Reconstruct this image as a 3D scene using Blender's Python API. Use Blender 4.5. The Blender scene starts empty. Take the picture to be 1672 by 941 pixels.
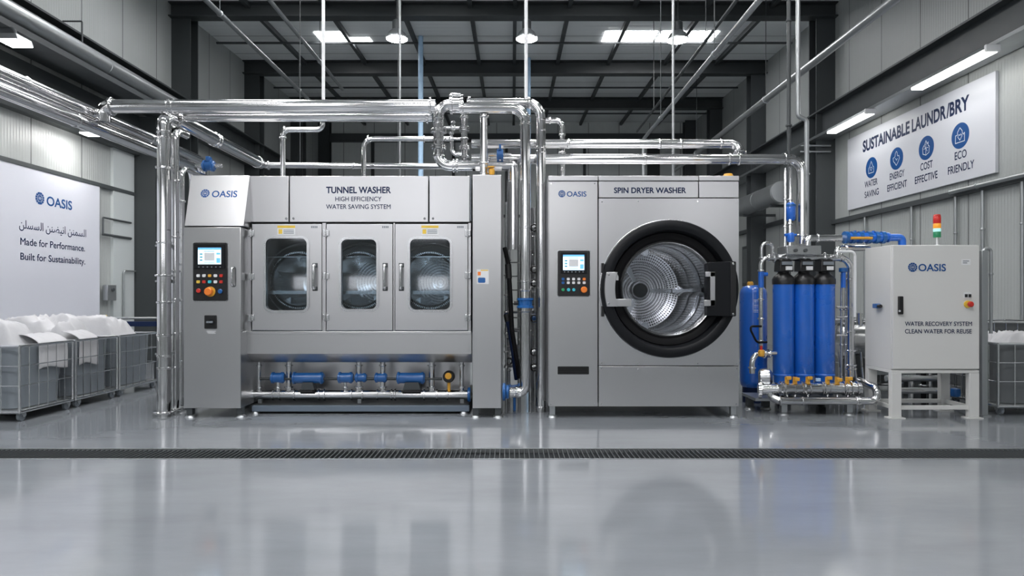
import bpy, bmesh, math, random
from mathutils import Vector, Matrix, noise
random.seed(7)
PI = math.pi
SC = bpy.context.scene
COL = SC.collection
# ---------------------------------------------------------------- camera model (photo 1672 x 941)
F, CX, HY, CH = 1072.0, 836.0, 485.0, 1.2
def P(px, py, D):                       # pixel on the plane at depth D -> point in metres
    return Vector(((px - CX) * D / F, D, CH + (HY - py) * D / F))
def XX(px, D): return (px - CX) * D / F
def ZZ(py, D): return CH + (HY - py) * D / F
def DX(px, X): return X * F / (px - CX)  # depth at which the plane x = X shows at column px
cam = bpy.data.cameras.new('camera'); camo = bpy.data.objects.new('camera', cam); COL.objects.link(camo)
camo.location = (0, 0, CH); camo.rotation_euler = (PI / 2, 0, 0)
cam.sensor_width = 36.0; cam.lens = F / 1672 * 36.0; cam.shift_y = (HY - 470.5) / 1672
cam.clip_start = .05; cam.clip_end = 200
SC.camera = camo

# ---------------------------------------------------------------- materials
def nodes(name):
    m = bpy.data.materials.new(name); m.use_nodes = True
    nt = m.node_tree; b = nt.nodes['Principled BSDF']
    return m, nt, b
def N(nt, t, **kw):
    n = nt.nodes.new(t)
    for k, v in kw.items(): setattr(n, k, v)
    return n
def L(nt, a, b): nt.links.new(a, b)
def math_(nt, op, a, b=None, c=None):
    n = N(nt, 'ShaderNodeMath', operation=op)
    for i, v in enumerate((a, b, c)):
        if v is None: continue
        if isinstance(v, (int, float)): n.inputs[i].default_value = v
        else: L(nt, v, n.inputs[i])
    return n.outputs[0]
def plain(name, col, rough=.5, metal=0.0, spec=.5, coat=0, var=.0, vscale=6, bump=0):
    m, nt, b = nodes(name)
    b.inputs['Base Color'].default_value = (*col, 1); b.inputs['Roughness'].default_value = rough
    b.inputs['Metallic'].default_value = metal; b.inputs['Specular IOR Level'].default_value = spec
    b.inputs['Coat Weight'].default_value = coat; b.inputs['Coat Roughness'].default_value = .08
    tc = N(nt, 'ShaderNodeTexCoord'); nz = N(nt, 'ShaderNodeTexNoise'); nz.inputs['Scale'].default_value = vscale; nz.inputs['Detail'].default_value = 4
    L(nt, tc.outputs['Object'], nz.inputs['Vector'])
    mr = N(nt, 'ShaderNodeMapRange'); L(nt, nz.outputs['Fac'], mr.inputs['Value'])
    mr.inputs['To Min'].default_value = max(.02, rough - var); mr.inputs['To Max'].default_value = min(1, rough + var)
    L(nt, mr.outputs[0], b.inputs['Roughness'])
    if bump:
        bp = N(nt, 'ShaderNodeBump'); bp.inputs['Strength'].default_value = bump; bp.inputs['Distance'].default_value = .01
        L(nt, nz.outputs['Fac'], bp.inputs['Height']); L(nt, bp.outputs[0], b.inputs['Normal'])
    return m
def brushed(name, col, rough, scale, var=.07, aniso=.5):
    m, nt, b = nodes(name)
    b.inputs['Base Color'].default_value = (*col, 1); b.inputs['Metallic'].default_value = 1.0
    tc = N(nt, 'ShaderNodeTexCoord'); mp = N(nt, 'ShaderNodeMapping'); mp.inputs['Scale'].default_value = scale
    nz = N(nt, 'ShaderNodeTexNoise'); nz.inputs['Scale'].default_value = 1; nz.inputs['Detail'].default_value = 6
    L(nt, tc.outputs['Object'], mp.inputs['Vector']); L(nt, mp.outputs[0], nz.inputs['Vector'])
    mr = N(nt, 'ShaderNodeMapRange'); L(nt, nz.outputs['Fac'], mr.inputs['Value'])
    mr.inputs['To Min'].default_value = rough - var; mr.inputs['To Max'].default_value = rough + var
    L(nt, mr.outputs[0], b.inputs['Roughness'])
    return m
def emit(name, col, s):
    m, nt, b = nodes(name)
    b.inputs['Base Color'].default_value = (*col, 1)
    b.inputs['Emission Color'].default_value = (*col, 1); b.inputs['Emission Strength'].default_value = s
    b.inputs['Roughness'].default_value = .4
    return m
def glass(name, tint=(1, 1, 1), refl=1.0, rough=.02):
    m = bpy.data.materials.new(name); m.use_nodes = True; nt = m.node_tree; nt.nodes.clear()
    out = N(nt, 'ShaderNodeOutputMaterial'); mx = N(nt, 'ShaderNodeMixShader'); tr = N(nt, 'ShaderNodeBsdfTransparent'); gl = N(nt, 'ShaderNodeBsdfGlossy')
    fr = N(nt, 'ShaderNodeFresnel'); fr.inputs['IOR'].default_value = 1.5
    gl.inputs['Roughness'].default_value = rough; tr.inputs['Color'].default_value = (*tint, 1)
    L(nt, math_(nt, 'MULTIPLY', fr.outputs[0], refl), mx.inputs[0])
    L(nt, tr.outputs[0], mx.inputs[1]); L(nt, gl.outputs[0], mx.inputs[2]); L(nt, mx.outputs[0], out.inputs['Surface'])
    return m
def wall_mat(name, col, axis, seam=1.1, rough=.42, groove=.055):
    # insulated sandwich panels: fine pressed lines and a joint every SEAM metres along the wall
    m, nt, b = nodes(name)
    tc = N(nt, 'ShaderNodeTexCoord'); sp = N(nt, 'ShaderNodeSeparateXYZ'); L(nt, tc.outputs['Object'], sp.inputs[0])
    u = sp.outputs[axis]
    fr = math_(nt, 'FRACT', math_(nt, 'MULTIPLY', u, 1 / seam))
    joint = math_(nt, 'LESS_THAN', math_(nt, 'ABSOLUTE', math_(nt, 'SUBTRACT', fr, .5)), .011)
    fine = math_(nt, 'SINE', math_(nt, 'MULTIPLY', u, 2 * PI / groove))
    nz = N(nt, 'ShaderNodeTexNoise'); nz.inputs['Scale'].default_value = .9; nz.inputs['Detail'].default_value = 5
    L(nt, tc.outputs['Object'], nz.inputs['Vector'])
    mixc = N(nt, 'ShaderNodeMix', data_type='RGBA'); mixc.inputs[6].default_value = (*[c * .93 for c in col], 1); mixc.inputs[7].default_value = (*[min(1, c * 1.06) for c in col], 1)
    L(nt, nz.outputs['Fac'], mixc.inputs[0])
    mj = N(nt, 'ShaderNodeMix', data_type='RGBA'); L(nt, joint, mj.inputs[0]); L(nt, mixc.outputs[2], mj.inputs[6]); mj.inputs[7].default_value = (*[c * .35 for c in col], 1)
    L(nt, mj.outputs[2], b.inputs['Base Color'])
    b.inputs['Roughness'].default_value = rough
    bp = N(nt, 'ShaderNodeBump'); bp.inputs['Strength'].default_value = .35; bp.inputs['Distance'].default_value = .004
    L(nt, math_(nt, 'SUBTRACT', fine, math_(nt, 'MULTIPLY', joint, 3.0)), bp.inputs['Height']); L(nt, bp.outputs[0], b.inputs['Normal'])
    return m
def floor_mat():
    m, nt, b = nodes('floor_epoxy')
    tc = N(nt, 'ShaderNodeTexCoord'); mp = N(nt, 'ShaderNodeMapping'); mp.inputs['Scale'].default_value = (.5, 1.6, 1)
    L(nt, tc.outputs['Object'], mp.inputs['Vector'])
    n1 = N(nt, 'ShaderNodeTexNoise'); n1.inputs['Scale'].default_value = 1.3; n1.inputs['Detail'].default_value = 8; n1.inputs['Roughness'].default_value = .65
    L(nt, mp.outputs[0], n1.inputs['Vector'])
    cr = N(nt, 'ShaderNodeValToRGB'); L(nt, n1.outputs['Fac'], cr.inputs[0])
    cr.color_ramp.elements[0].position = .3; cr.color_ramp.elements[0].color = (.190, .205, .222, 1)
    cr.color_ramp.elements[1].position = .7; cr.color_ramp.elements[1].color = (.245, .262, .282, 1)
    L(nt, cr.outputs[0], b.inputs['Base Color'])
    n2 = N(nt, 'ShaderNodeTexNoise'); n2.inputs['Scale'].default_value = 3.2; n2.inputs['Detail'].default_value = 8
    L(nt, mp.outputs[0], n2.inputs['Vector'])
    mr = N(nt, 'ShaderNodeMapRange'); L(nt, n2.outputs['Fac'], mr.inputs['Value']); mr.inputs['From Min'].default_value = .3; mr.inputs['From Max'].default_value = .7
    mr.inputs['To Min'].default_value = .06; mr.inputs['To Max'].default_value = .15
    L(nt, mr.outputs[0], b.inputs['Roughness'])
    b.inputs['IOR'].default_value = 1.75
    n3 = N(nt, 'ShaderNodeTexNoise'); n3.inputs['Scale'].default_value = 5.0; n3.inputs['Detail'].default_value = 3
    L(nt, mp.outputs[0], n3.inputs['Vector'])
    bp = N(nt, 'ShaderNodeBump'); bp.inputs['Strength'].default_value = .05; bp.inputs['Distance'].default_value = .01
    L(nt, n3.outputs['Fac'], bp.inputs['Height']); L(nt, bp.outputs[0], b.inputs['Normal'])
    return m
def perforated():
    m, nt, b = nodes('perforated_steel')
    uv = N(nt, 'ShaderNodeUVMap'); sp = N(nt, 'ShaderNodeSeparateXYZ'); L(nt, uv.outputs[0], sp.inputs[0])
    a = math_(nt, 'SUBTRACT', math_(nt, 'FRACT', math_(nt, 'MULTIPLY', sp.outputs[0], 96)), .5)
    c = math_(nt, 'SUBTRACT', math_(nt, 'FRACT', math_(nt, 'MULTIPLY', sp.outputs[1], 30)), .5)
    d = math_(nt, 'ADD', math_(nt, 'MULTIPLY', a, a), math_(nt, 'MULTIPLY', c, c))
    hole = math_(nt, 'LESS_THAN', d, .075)
    mx = N(nt, 'ShaderNodeMix', data_type='RGBA'); L(nt, hole, mx.inputs[0]); mx.inputs[6].default_value = (.80, .80, .80, 1); mx.inputs[7].default_value = (.03, .03, .03, 1)
    L(nt, mx.outputs[2], b.inputs['Base Color'])
    L(nt, math_(nt, 'SUBTRACT', 1.0, math_(nt, 'MULTIPLY', hole, .8)), b.inputs['Metallic'])
    b.inputs['Roughness'].default_value = .20
    return m
M = {}
M['panel'] = brushed('brushed_stainless_panel', (.62, .62, .63), .31, (1.2, 1.2, 26), .012)
M['panel_d'] = brushed('brushed_stainless_horizontal', (.60, .60, .605), .31, (1.2, 1.2, 26), .012)
M['pipe'] = plain('polished_stainless_pipe', (.73, .73, .735), .12, 1, var=.012, vscale=3)
M['pipe2'] = plain('satin_stainless_pipe', (.60, .61, .62), .26, 1, var=.03, vscale=4)
M['galv'] = plain('galvanised_steel', (.42, .44, .45), .38, .85, var=.08, vscale=20)
M['dark'] = plain('dark_grey_steel_paint', (.036, .042, .044), .45, var=.08)
M['dark2'] = plain('charcoal_steel_paint', (.055, .062, .066), .5, var=.08)
M['rail'] = plain('blue_grey_painted_steel', (.13, .165, .21), .4, var=.05)
M['black'] = plain('black_plastic', (.012, .012, .013), .32, var=.06)
M['rubber'] = plain('black_rubber', (.008, .008, .009), .6, spec=.15, var=.1)
M['ring'] = plain('black_ring_paint', (.010, .011, .013), .42, spec=.18, var=.04)
M['seam'] = plain('dark_seam', (.01, .01, .01), .7)
M['blue'] = plain('blue_machine_paint', (.010, .105, .34), .32, coat=.4, var=.06)
M['tank'] = plain('blue_tank_paint', (.011, .135, .60), .28, coat=.8, var=.03)
M['bluepipe'] = plain('pale_blue_pipe', (.44, .64, .86), .28, .0, var=.05)
M['beige'] = plain('light_grey_cabinet_paint', (.65, .65, .635), .42, var=.05, vscale=40)
M['sign'] = plain('white_sign_board', (.60, .615, .66), .45, var=.05)
M['banner'] = plain('white_banner_board', (.62, .635, .70), .55, var=.05)
M['navy'] = plain('navy_lettering', (.006, .018, .065), .5, spec=.25)
M['logo'] = plain('logo_blue', (.007, .072, .25), .45, spec=.3)
M['white'] = plain('white_plastic', (.75, .76, .77), .45)
M['line'] = plain('white_line', (.8, .84, .9), .5)
M['linen'] = plain('white_linen', (.60, .60, .615), .9, spec=.1, var=.05, vscale=60, bump=.15)
M['tub'] = plain('grey_plastic_tub', (.20, .225, .25), .5, var=.08)
M['tub_d'] = plain('dark_grey_plastic_tub', (.12, .13, .135), .5, var=.08)
M['chrome'] = plain('chrome_wire', (.72, .73, .74), .2, 1, var=.05)
M['brass'] = plain('yellow_valve_handle', (.70, .36, .04), .35, var=.08)
M['orange'] = plain('orange_button', (.85, .22, .03), .35)
M['red'] = plain('red_button', (.55, .03, .02), .35)
M['green'] = plain('green_button', (.03, .35, .14), .35)
M['cyan'] = plain('cyan_button', (.05, .5, .6), .35)
M['yellow'] = plain('yellow_sticker', (.80, .55, .07), .5)
M['glow_screen'] = emit('screen_background', (.62, .80, .95), 1.1)
M['glow_ui'] = emit('screen_blue_blocks', (.12, .38, .75), .8)
M['glow_ui2'] = emit('screen_dark_lines', (.10, .32, .42), .5)
M['b_red'] = emit('beacon_red_lens', (.50, .02, .015), .12)
M['b_amb'] = emit('beacon_amber_lens', (.75, .30, .03), .35)
M['b_grn'] = emit('beacon_green_lens', (.02, .20, .09), .12)
M['b_wht'] = emit('beacon_clear_lens', (.40, .75, .72), .5)
M['lamp'] = emit('lamp_light', (1, .975, .95), 90)
M['tube'] = emit('tube_light', (1, .99, .96), 10)
M['sky'] = emit('skylight_panel', (.985, .985, 1), 16.0)
M['rear_fill'] = emit('rear_fill_glow', (.965, .965, 1.0), 3.05)  # glow of the added panes on the unseen rear wall
M['glass'] = glass('door_glass', (.80, .86, .90), 1.8, .05)
M['glassd'] = glass('round_door_glass', (.97, .98, 1.0), .8)
M['glassw'] = plain('dark_window_pane', (.05, .06, .065), .12)
M['perf'] = perforated()
M['inside'] = plain('drum_chamber_steel', (.22, .24, .26), .25, .9, var=.06)
M['drum'] = plain('drum_steel', (.66, .68, .70), .22, 1, var=.08, vscale=4)
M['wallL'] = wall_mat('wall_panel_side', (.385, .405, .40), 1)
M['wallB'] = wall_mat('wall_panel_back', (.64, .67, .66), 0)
M['roof'] = wall_mat('roof_sheet', (.80, .83, .83), 1, 1.2, .45, .2)
M['floor'] = floor_mat()
M['pilaster'] = plain('pale_panel', (.50, .535, .54), .45, var=.05)

# ---------------------------------------------------------------- mesh builder
def fillet(pts, bend, n=7):
    pts = [Vector(p) for p in pts]; out = [pts[0]]
    for i in range(1, len(pts) - 1):
        a, p, b = pts[i - 1], pts[i], pts[i + 1]
        u = (a - p); v = (b - p); lu, lv = u.length, v.length
        u.normalize(); v.normalize(); ang = u.angle(v)
        if ang > PI - .02: out.append(p); continue
        t = min(bend / math.tan(ang / 2), lu * .49, lv * .49); r = t * math.tan(ang / 2)
        bis = (u + v).normalized(); c = p + bis * (r / math.sin(ang / 2))
        s, e = p + u * t - c, p + v * t - c; tot = s.angle(e); ax = s.cross(e).normalized()
        for k in range(n + 1): out.append(c + Matrix.Rotation(tot * k / n, 3, ax) @ s)
    out.append(pts[-1]); return out
class MB:
    def __init__(s): s.bm = bmesh.new(); s.mi = 0; s.uv = s.bm.loops.layers.uv.new('UVMap')
    def mat(s, i): s.mi = i; return s
    def face(s, vs):
        try: f = s.bm.faces.new(vs); f.material_index = s.mi; return f
        except ValueError: return None
    def box(s, x0, x1, y0, y1, z0, z1):
        x0, x1 = sorted((x0, x1)); y0, y1 = sorted((y0, y1)); z0, z1 = sorted((z0, z1))
        v = [s.bm.verts.new((x, y, z)) for x in (x0, x1) for y in (y0, y1) for z in (z0, z1)]
        for q in ((0, 1, 3, 2), (4, 6, 7, 5), (0, 4, 5, 1), (2, 3, 7, 6), (0, 2, 6, 4), (1, 5, 7, 3)): s.face([v[i] for i in q])
        return s
    def prism(s, poly, a, b):            # polygon of 3-D points a-side, extruded by the vector b-a
        d = Vector(b) - Vector(a)
        f0 = [s.bm.verts.new(Vector(p)) for p in poly]; f1 = [s.bm.verts.new(Vector(p) + d) for p in poly]
        s.face(f0[::-1]); s.face(f1); n = len(poly)
        for i in range(n): s.face([f0[i], f0[(i + 1) % n], f1[(i + 1) % n], f1[i]])
        return s
    def tube(s, pts, r, bend=0, seg=16, cap=True):
        pts = fillet(pts, bend) if bend else [Vector(p) for p in pts]
        n = len(pts); t0 = (pts[1] - pts[0]).normalized()
        up = Vector((0, 0, 1)) if abs(t0.z) < .9 else Vector((0, 1, 0))
        nrm = t0.cross(up).normalized(); prev = t0; rings = []
        for i, p in enumerate(pts):
            t = ((pts[min(i + 1, n - 1)] - pts[max(i - 1, 0)])).normalized()
            q = prev.rotation_difference(t); nrm = q @ nrm; nrm = (nrm - t * nrm.dot(t)).normalized(); prev = t
            bn = t.cross(nrm); rr = r[i] if isinstance(r, (list, tuple)) else r
            rings.append([s.bm.verts.new(p + (nrm * math.cos(2 * PI * k / seg) + bn * math.sin(2 * PI * k / seg)) * rr) for k in range(seg)])
        for a, b in zip(rings, rings[1:]):
            for k in range(seg): s.face([a[k], a[(k + 1) % seg], b[(k + 1) % seg], b[k]])
        if cap: s.face(rings[0][::-1]); s.face(rings[-1])
        return s
    def cyl(s, a, b, r, seg=20): return s.tube([a, b], r, 0, seg)
    def lathe(s, prof, origin, axis=(0, 0, 1), seg=48, closed=False):
        # prof: (radius, height along the axis)
        o = Vector(origin); ax = Vector(axis).normalized(); e = Vector((1, 0, 0)) if abs(ax.x) < .9 else Vector((0, 1, 0))
        e = (e - ax * e.dot(ax)).normalized(); g = ax.cross(e); rings = []; acc = 0; vs = []
        for i, (r, h) in enumerate(prof):
            if i: acc += math.hypot(r - prof[i - 1][0], h - prof[i - 1][1])
            vs.append(acc)
            if r < 1e-6: rings.append([s.bm.verts.new(o + ax * h)] * seg)
            else: rings.append([s.bm.verts.new(o + ax * h + (e * math.cos(2 * PI * k / seg) + g * math.sin(2 * PI * k / seg)) * r) for k in range(seg)])
        idx = list(range(len(prof))); prs = list(zip(idx, idx[1:])) + ([(idx[-1], 0)] if closed else [])
        for i, j in prs:
            for k in range(seg):
                k2 = (k + 1) % seg; q = []; w = []
                for vt, u, v in ((rings[i][k], k, vs[i]), (rings[i][k2], k + 1, vs[i]), (rings[j][k2], k + 1, vs[j]), (rings[j][k], k, vs[j])):
                    if vt not in q: q.append(vt); w.append((u / seg, v))
                if len(q) < 3: continue
                f = s.face(q)
                if f:
                    for lp, t in zip(f.loops, w): lp[s.uv].uv = t
        return s
    def slab(s, x0, x1, z0, z1, y0, y1, hole=None, rad=.02, n=10):
        # plate facing -y with an optional rounded hole (hx0, hx1, hz0, hz1)
        if not hole: return s.box(x0, x1, y0, y1, z0, z1)
        hx0, hx1, hz0, hz1 = hole; inn = []; out = []
        cs = [(hx1 - rad, hz1 - rad, 0), (hx0 + rad, hz1 - rad, 1), (hx0 + rad, hz0 + rad, 2), (hx1 - rad, hz0 + rad, 3)]
        oc = [(x1, z1), (x0, z1), (x0, z0), (x1, z0)]
        big = rad > .4 * min(hx1 - hx0, hz1 - hz0); cx, cz = (hx0 + hx1) / 2, (hz0 + hz1) / 2
        if big:
            m = 4 * n; inn = [(cx + rad * math.cos(2 * PI * k / m), cz + rad * math.sin(2 * PI * k / m)) for k in range(m)]
            for px, pz in inn:
                dx, dz = px - cx, pz - cz; t = min(((x1 - cx) if dx > 0 else (cx - x0)) / max(abs(dx), 1e-9), ((z1 - cz) if dz > 0 else (cz - z0)) / max(abs(dz), 1e-9))
                out.append((cx + dx * t, cz + dz * t))
            for c in oc:
                a = math.atan2(c[1] - cz, c[0] - cx) % (2 * PI); out[round(a / (2 * PI) * m) % m] = c
        else:
            for (x, z, q) in cs:
                for k in range(n + 1):
                    a = PI / 2 * q + PI / 2 * k / n; inn.append((x + rad * math.cos(a), z + rad * math.sin(a))); out.append(oc[q])
        mk = lambda l, y: [s.bm.verts.new((a, y, b)) for a, b in l]
        i0, i1 = mk(inn, y0), mk(inn, y1); 
        if big: o0, o1 = mk(out, y0), mk(out, y1)
        else:
            c0, c1 = mk(oc, y0), mk(oc, y1)
            o0 = [c0[i // (n + 1)] for i in range(len(inn))]; o1 = [c1[i // (n + 1)] for i in range(len(inn))]
        m = len(inn)
        def q(*vs):
            u = []
            for v in vs:
                if v not in u: u.append(v)
            if len(u) > 2: s.face(u)
        for i in range(m):
            j = (i + 1) % m
            q(o0[i], i0[i], i0[j], o0[j]); q(o1[i], o1[j], i1[j], i1[i]); q(i0[i], i1[i], i1[j], i0[j]); q(o0[i], o0[j], o1[j], o1[i])
        return s
    def rrect(s, x0, x1, z0, z1, y0, y1, rad=.02, n=6):
        pts = []
        for (x, z, q) in ((x1 - rad, z1 - rad, 0), (x0 + rad, z1 - rad, 1), (x0 + rad, z0 + rad, 2), (x1 - rad, z0 + rad, 3)):
            for k in range(n + 1): a = PI / 2 * (q + k / n); pts.append((x + rad * math.cos(a), y0, z + rad * math.sin(a)))
        return s.prism(pts, (0, y0, 0), (0, y1, 0))
    def rframe(s, x0, x1, z0, z1, y0, y1, rad, w, n=8):
        def loop(o, y):
            out = []; r = max(rad - o, .002)
            for (x, z, q) in ((x1 - o - r, z1 - o - r, 0), (x0 + o + r, z1 - o - r, 1), (x0 + o + r, z0 + o + r, 2), (x1 - o - r, z0 + o + r, 3)):
                for k in range(n + 1): a = PI / 2 * (q + k / n); out.append(s.bm.verts.new((x + r * math.cos(a), y, z + r * math.sin(a))))
            return out
        a, b, c, d = loop(0, y0), loop(w, y0), loop(w, y1), loop(0, y1); m = len(a)
        for l1, l2 in ((a, b), (b, c), (c, d), (d, a)):
            for i in range(m): s.face([l1[i], l1[(i + 1) % m], l2[(i + 1) % m], l2[i]])
        return s
    def shell(s, x0, x1, y0, y1, z0, z1, t):   # open towards -y
        o = lambda y, e: [s.bm.verts.new(p) for p in ((x0 + e, y, z0 + e), (x1 - e, y, z0 + e), (x1 - e, y, z1 - e), (x0 + e, y, z1 - e))]
        a, b, c, d = o(y0, 0), o(y1, 0), o(y1 - t, t), o(y0, t)
        for l1, l2 in ((a, b), (c, d), (d, a)):
            for i in range(4): s.face([l1[i], l1[(i + 1) % 4], l2[(i + 1) % 4], l2[i]])
        s.face(b); s.face(c[::-1]); return s
W = {}
def link(o, parent=None, loc=None):
    COL.objects.link(o)
    if parent is not None: o.parent = parent; W[o.name] = W[parent.name]
    else:
        o.location = loc if loc is not None else (0, 0, 0); W[o.name] = Vector(o.location)
    return o
def build(name, mb, mats, parent=None, loc=None, bevel=0, sharp=38, label=None):
    me = bpy.data.meshes.new(name); bmesh.ops.recalc_face_normals(mb.bm, faces=mb.bm.faces[:])
    base = W[parent.name] if parent is not None else Vector(loc if loc is not None else (0, 0, 0))
    bmesh.ops.translate(mb.bm, verts=mb.bm.verts[:], vec=-base)
    for f in mb.bm.faces: f.smooth = True
    mb.bm.to_mesh(me); mb.bm.free(); me.set_sharp_from_angle(angle=math.radians(sharp))
    for m in (mats if isinstance(mats, (list, tuple)) else [mats]): me.materials.append(M[m])
    o = bpy.data.objects.new(name, me); link(o, parent, loc)
    if bevel:
        b = o.modifiers.new('edge', 'BEVEL'); b.width = bevel; b.segments = 2; b.limit_method = 'ANGLE'; b.angle_limit = math.radians(50)
    if label: o['label'] = label
    return o
def tag(o, label, cat, group=None, kind=None):
    o['label'] = label; o['category'] = cat
    if group: o['group'] = group
    if kind: o['kind'] = kind
    return o
def thing(name, label, cat, loc, group=None):
    o = bpy.data.objects.new(name, None); o.empty_display_size = .1; link(o, None, loc); return tag(o, label, cat, group)
def structure(name, mb, m, **k):
    o = build(name, mb, m, **k); o['kind'] = 'structure'; return o
def copy_tree(o, loc=None, parent=None):
    c = o.copy(); COL.objects.link(c)
    if parent is not None: c.parent = parent
    if loc is not None: c.location = loc
    for ch in list(o.children): copy_tree(ch, None, c)
    return c
# ---------------------------------------------------------------- lettering
def text_mesh(body, weight=0):
    cu = bpy.data.curves.new('letters', 'FONT'); cu.body = body; cu.offset = weight; cu.resolution_u = 5
    o = bpy.data.objects.new('letters', cu); COL.objects.link(o); bpy.context.view_layer.update()
    me = bpy.data.meshes.new_from_object(o.evaluated_get(bpy.context.evaluated_depsgraph_get()))
    bpy.data.objects.remove(o); bpy.data.curves.remove(cu); return me
_adv = {}
def text_right(body):
    if body not in _adv:
        me = text_mesh(body); _adv[body] = max(v.co.x for v in me.vertices); bpy.data.meshes.remove(me)
    return _adv[body]
def text_faces(body, w):
    # capital M is drawn from its outline (the font's own loses its shape when emboldened)
    out = []; i = 0
    def seg(t, x):
        if t.strip():
            me = text_mesh(t, w)
            for pl in me.polygons: out.append([(me.vertices[k].co.x + x, me.vertices[k].co.y) for k in pl.vertices])
            bpy.data.meshes.remove(me)
    pos = lambda t: text_right(t + '|') - text_right('|') if t else 0.0
    parts = body.split('M') if w else [body]; pre = ''
    for n_, t in enumerate(parts):
        if n_:
            x = pos(pre); a, b, c, d, top = .073 - w, .171 + w, .611 - w, .709 + w, .682 + w
            out.append([(x + p, q) for p, q in ((a, -w), (b, -w), (b, .531 - 1.3 * w), (.383, .267 - 1.3 * w), (.399, .267 - 1.3 * w), (c, .531 - 1.3 * w), (c, -w), (d, -w), (d, top), (.618 - .3 * w, top), (.391, .402 + 1.3 * w), (.165 + .3 * w, top), (a, top))])
            pre += 'M'
        seg(t, pos(pre)); pre += t
    return out
def put_text(mb, body, p, xd, zd, width, height, weight=.0, thick=.002, cap='H'):
    # p: lower left of the text box; width of the text; height of a capital letter
    fs = text_faces(body, weight); xs = [x for f in fs for x, y in f]; x0, x1 = min(xs), max(xs)
    xd = Vector(xd); zd = Vector(zd); nd = xd.cross(zd); p = Vector(p)
    sx = width / (x1 - x0); sz = height / .727; vs = {}
    def V(x, y):
        k = (round(x, 5), round(y, 5))
        if k not in vs: vs[k] = mb.bm.verts.new(p + xd * ((x - x0) * sx) + zd * (y * sz) + nd * thick)
        return vs[k]
    for f in fs:
        q = []
        for x, y in f:
            v = V(x, y)
            if v not in q: q.append(v)
        if len(q) > 2: mb.face(q)
    return mb
def put_logo(mb, c, xd, zd, r, thick=.002):
    # round emblem: wedge rays around a split centre
    c = Vector(c); xd = Vector(xd); zd = Vector(zd); nd = xd.cross(zd)
    def poly(pts): mb.face([mb.bm.verts.new(c + xd * (x * r) + zd * (y * r) + nd * thick) for x, y in pts])
    def wedge(a0, a1, r0, r1, n=4):
        a0, a1 = math.radians(a0), math.radians(a1)
        poly([(r1 * math.sin(a0 + (a1 - a0) * k / n), r1 * math.cos(a0 + (a1 - a0) * k / n)) for k in range(n + 1)] +
             [(r0 * math.sin(a1 + (a0 - a1) * k / n), r0 * math.cos(a1 + (a0 - a1) * k / n)) for k in range(n + 1)])
    for s in (1, -1):
        for a, b in ((5, 31), (36, 60), (65, 88), (92, 115), (120, 144), (149, 175)):
            wedge(s * a, s * b, .62, 1.0)
        for a, b in ((10, 42), (50, 84), (96, 130), (138, 170)):
            wedge(s * a, s * b, .24, .54)
    poly([(-.06, -.98), (.06, -.98), (.04, .98), (-.04, .98)])
    return mb
XR, ZU = (1, 0, 0), (0, 0, 1)
def oasis(parent, ex, ey, er, tx0, tx1, tcy, cap, D, mat='logo', name='logo_lettering'):
    mb = MB(); y = D
    put_logo(mb, (XX(ex, y), y, ZZ(ey, y)), XR, ZU, er * y / F, .0008)
    put_text(mb, 'OASIS', (XX(tx0, y), y, ZZ(tcy + cap / 2, y)), XR, ZU, (tx1 - tx0) * y / F, cap * y / F, .018, .0008)
    return build(name, mb, mat, parent)
def front_text(parent, rows, D, mat='navy', name='lettering', weight=.012):
    for body, x0, x1, ybase, cap, w in rows:
        mb = MB(); put_text(mb, body, (XX(x0, D), D, ZZ(ybase, D)), XR, ZU, (x1 - x0) * D / F, cap * D / F, w, .0008)
        build(name, mb, mat, parent)
# ---------------------------------------------------------------- pipes
def flange(parent, p, d, r, h=.02, mat='pipe', name='flange', bolts=0):
    d = Vector(d).normalized(); p = Vector(p); mb = MB()
    mb.lathe([(0, -h / 2), (r * .93, -h / 2), (r, -h * .3), (r, h * .3), (r * .93, h / 2), (0, h / 2)], p, d, 24)
    return build(name, mb, mat, parent)
def pipe(label, pts, r, bend=.1, mat='pipe', fl=(), name='steel_pipe', cat='pipe', seg=18, group=None, fmat=None, fname='flange', fr=1.35, fh=.022):
    pts = [Vector(p) for p in pts]
    o = build(name, MB().tube(pts, r, bend, seg), mat, None, pts[0].copy()); tag(o, label, cat, group)
    for f in fl:                         # (segment, fraction) along the run
        i, t = f[0], f[1]; d = pts[i + 1] - pts[i]
        flange(o, pts[i] + d * t, d, r * (f[2] if len(f) > 2 else fr), fh, fmat or mat, fname)
    return o
# ================================================================ SETTING
XL, XRW, YB, YF = -6.85, 6.5, 23.6, -6.0
roofz = lambda y: 7.1 + .035 * (y - 13.2)
def floor_():
    mb = MB(); q = lambda *p: mb.face([mb.bm.verts.new(v) for v in p])
    a, b, h = 4.855, 5.185, -.09
    v = {}
    def V(x, y, z):
        k = (x, y, z)
        if k not in v: v[k] = mb.bm.verts.new(k)
        return v[k]
    for ys, zs, ye, ze in ((YF, 0, a, 0), (a, 0, a, h), (a, h, b, h), (b, h, b, 0), (b, 0, YB, 0)):
        mb.face([V(XL, ys, zs), V(XRW, ys, zs), V(XRW, ye, ze), V(XL, ye, ze)])
    return structure('floor', mb, 'floor')
floor_()
def quad(name, pts, m):
    mb = MB(); mb.face([mb.bm.verts.new(p) for p in pts]); return structure(name, mb, m)
def wallbox(name, x0, x1, y0, y1, z0, z1, m): return structure(name, MB().box(x0, x1, y0, y1, z0, z1), m)
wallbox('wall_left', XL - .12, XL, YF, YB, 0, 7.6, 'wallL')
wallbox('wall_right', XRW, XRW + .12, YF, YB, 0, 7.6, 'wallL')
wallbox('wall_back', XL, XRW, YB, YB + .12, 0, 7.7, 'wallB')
wallbox('wall_front', XL, XRW, YF - .12, YF, 0, 7.6, 'wallL')
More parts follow.
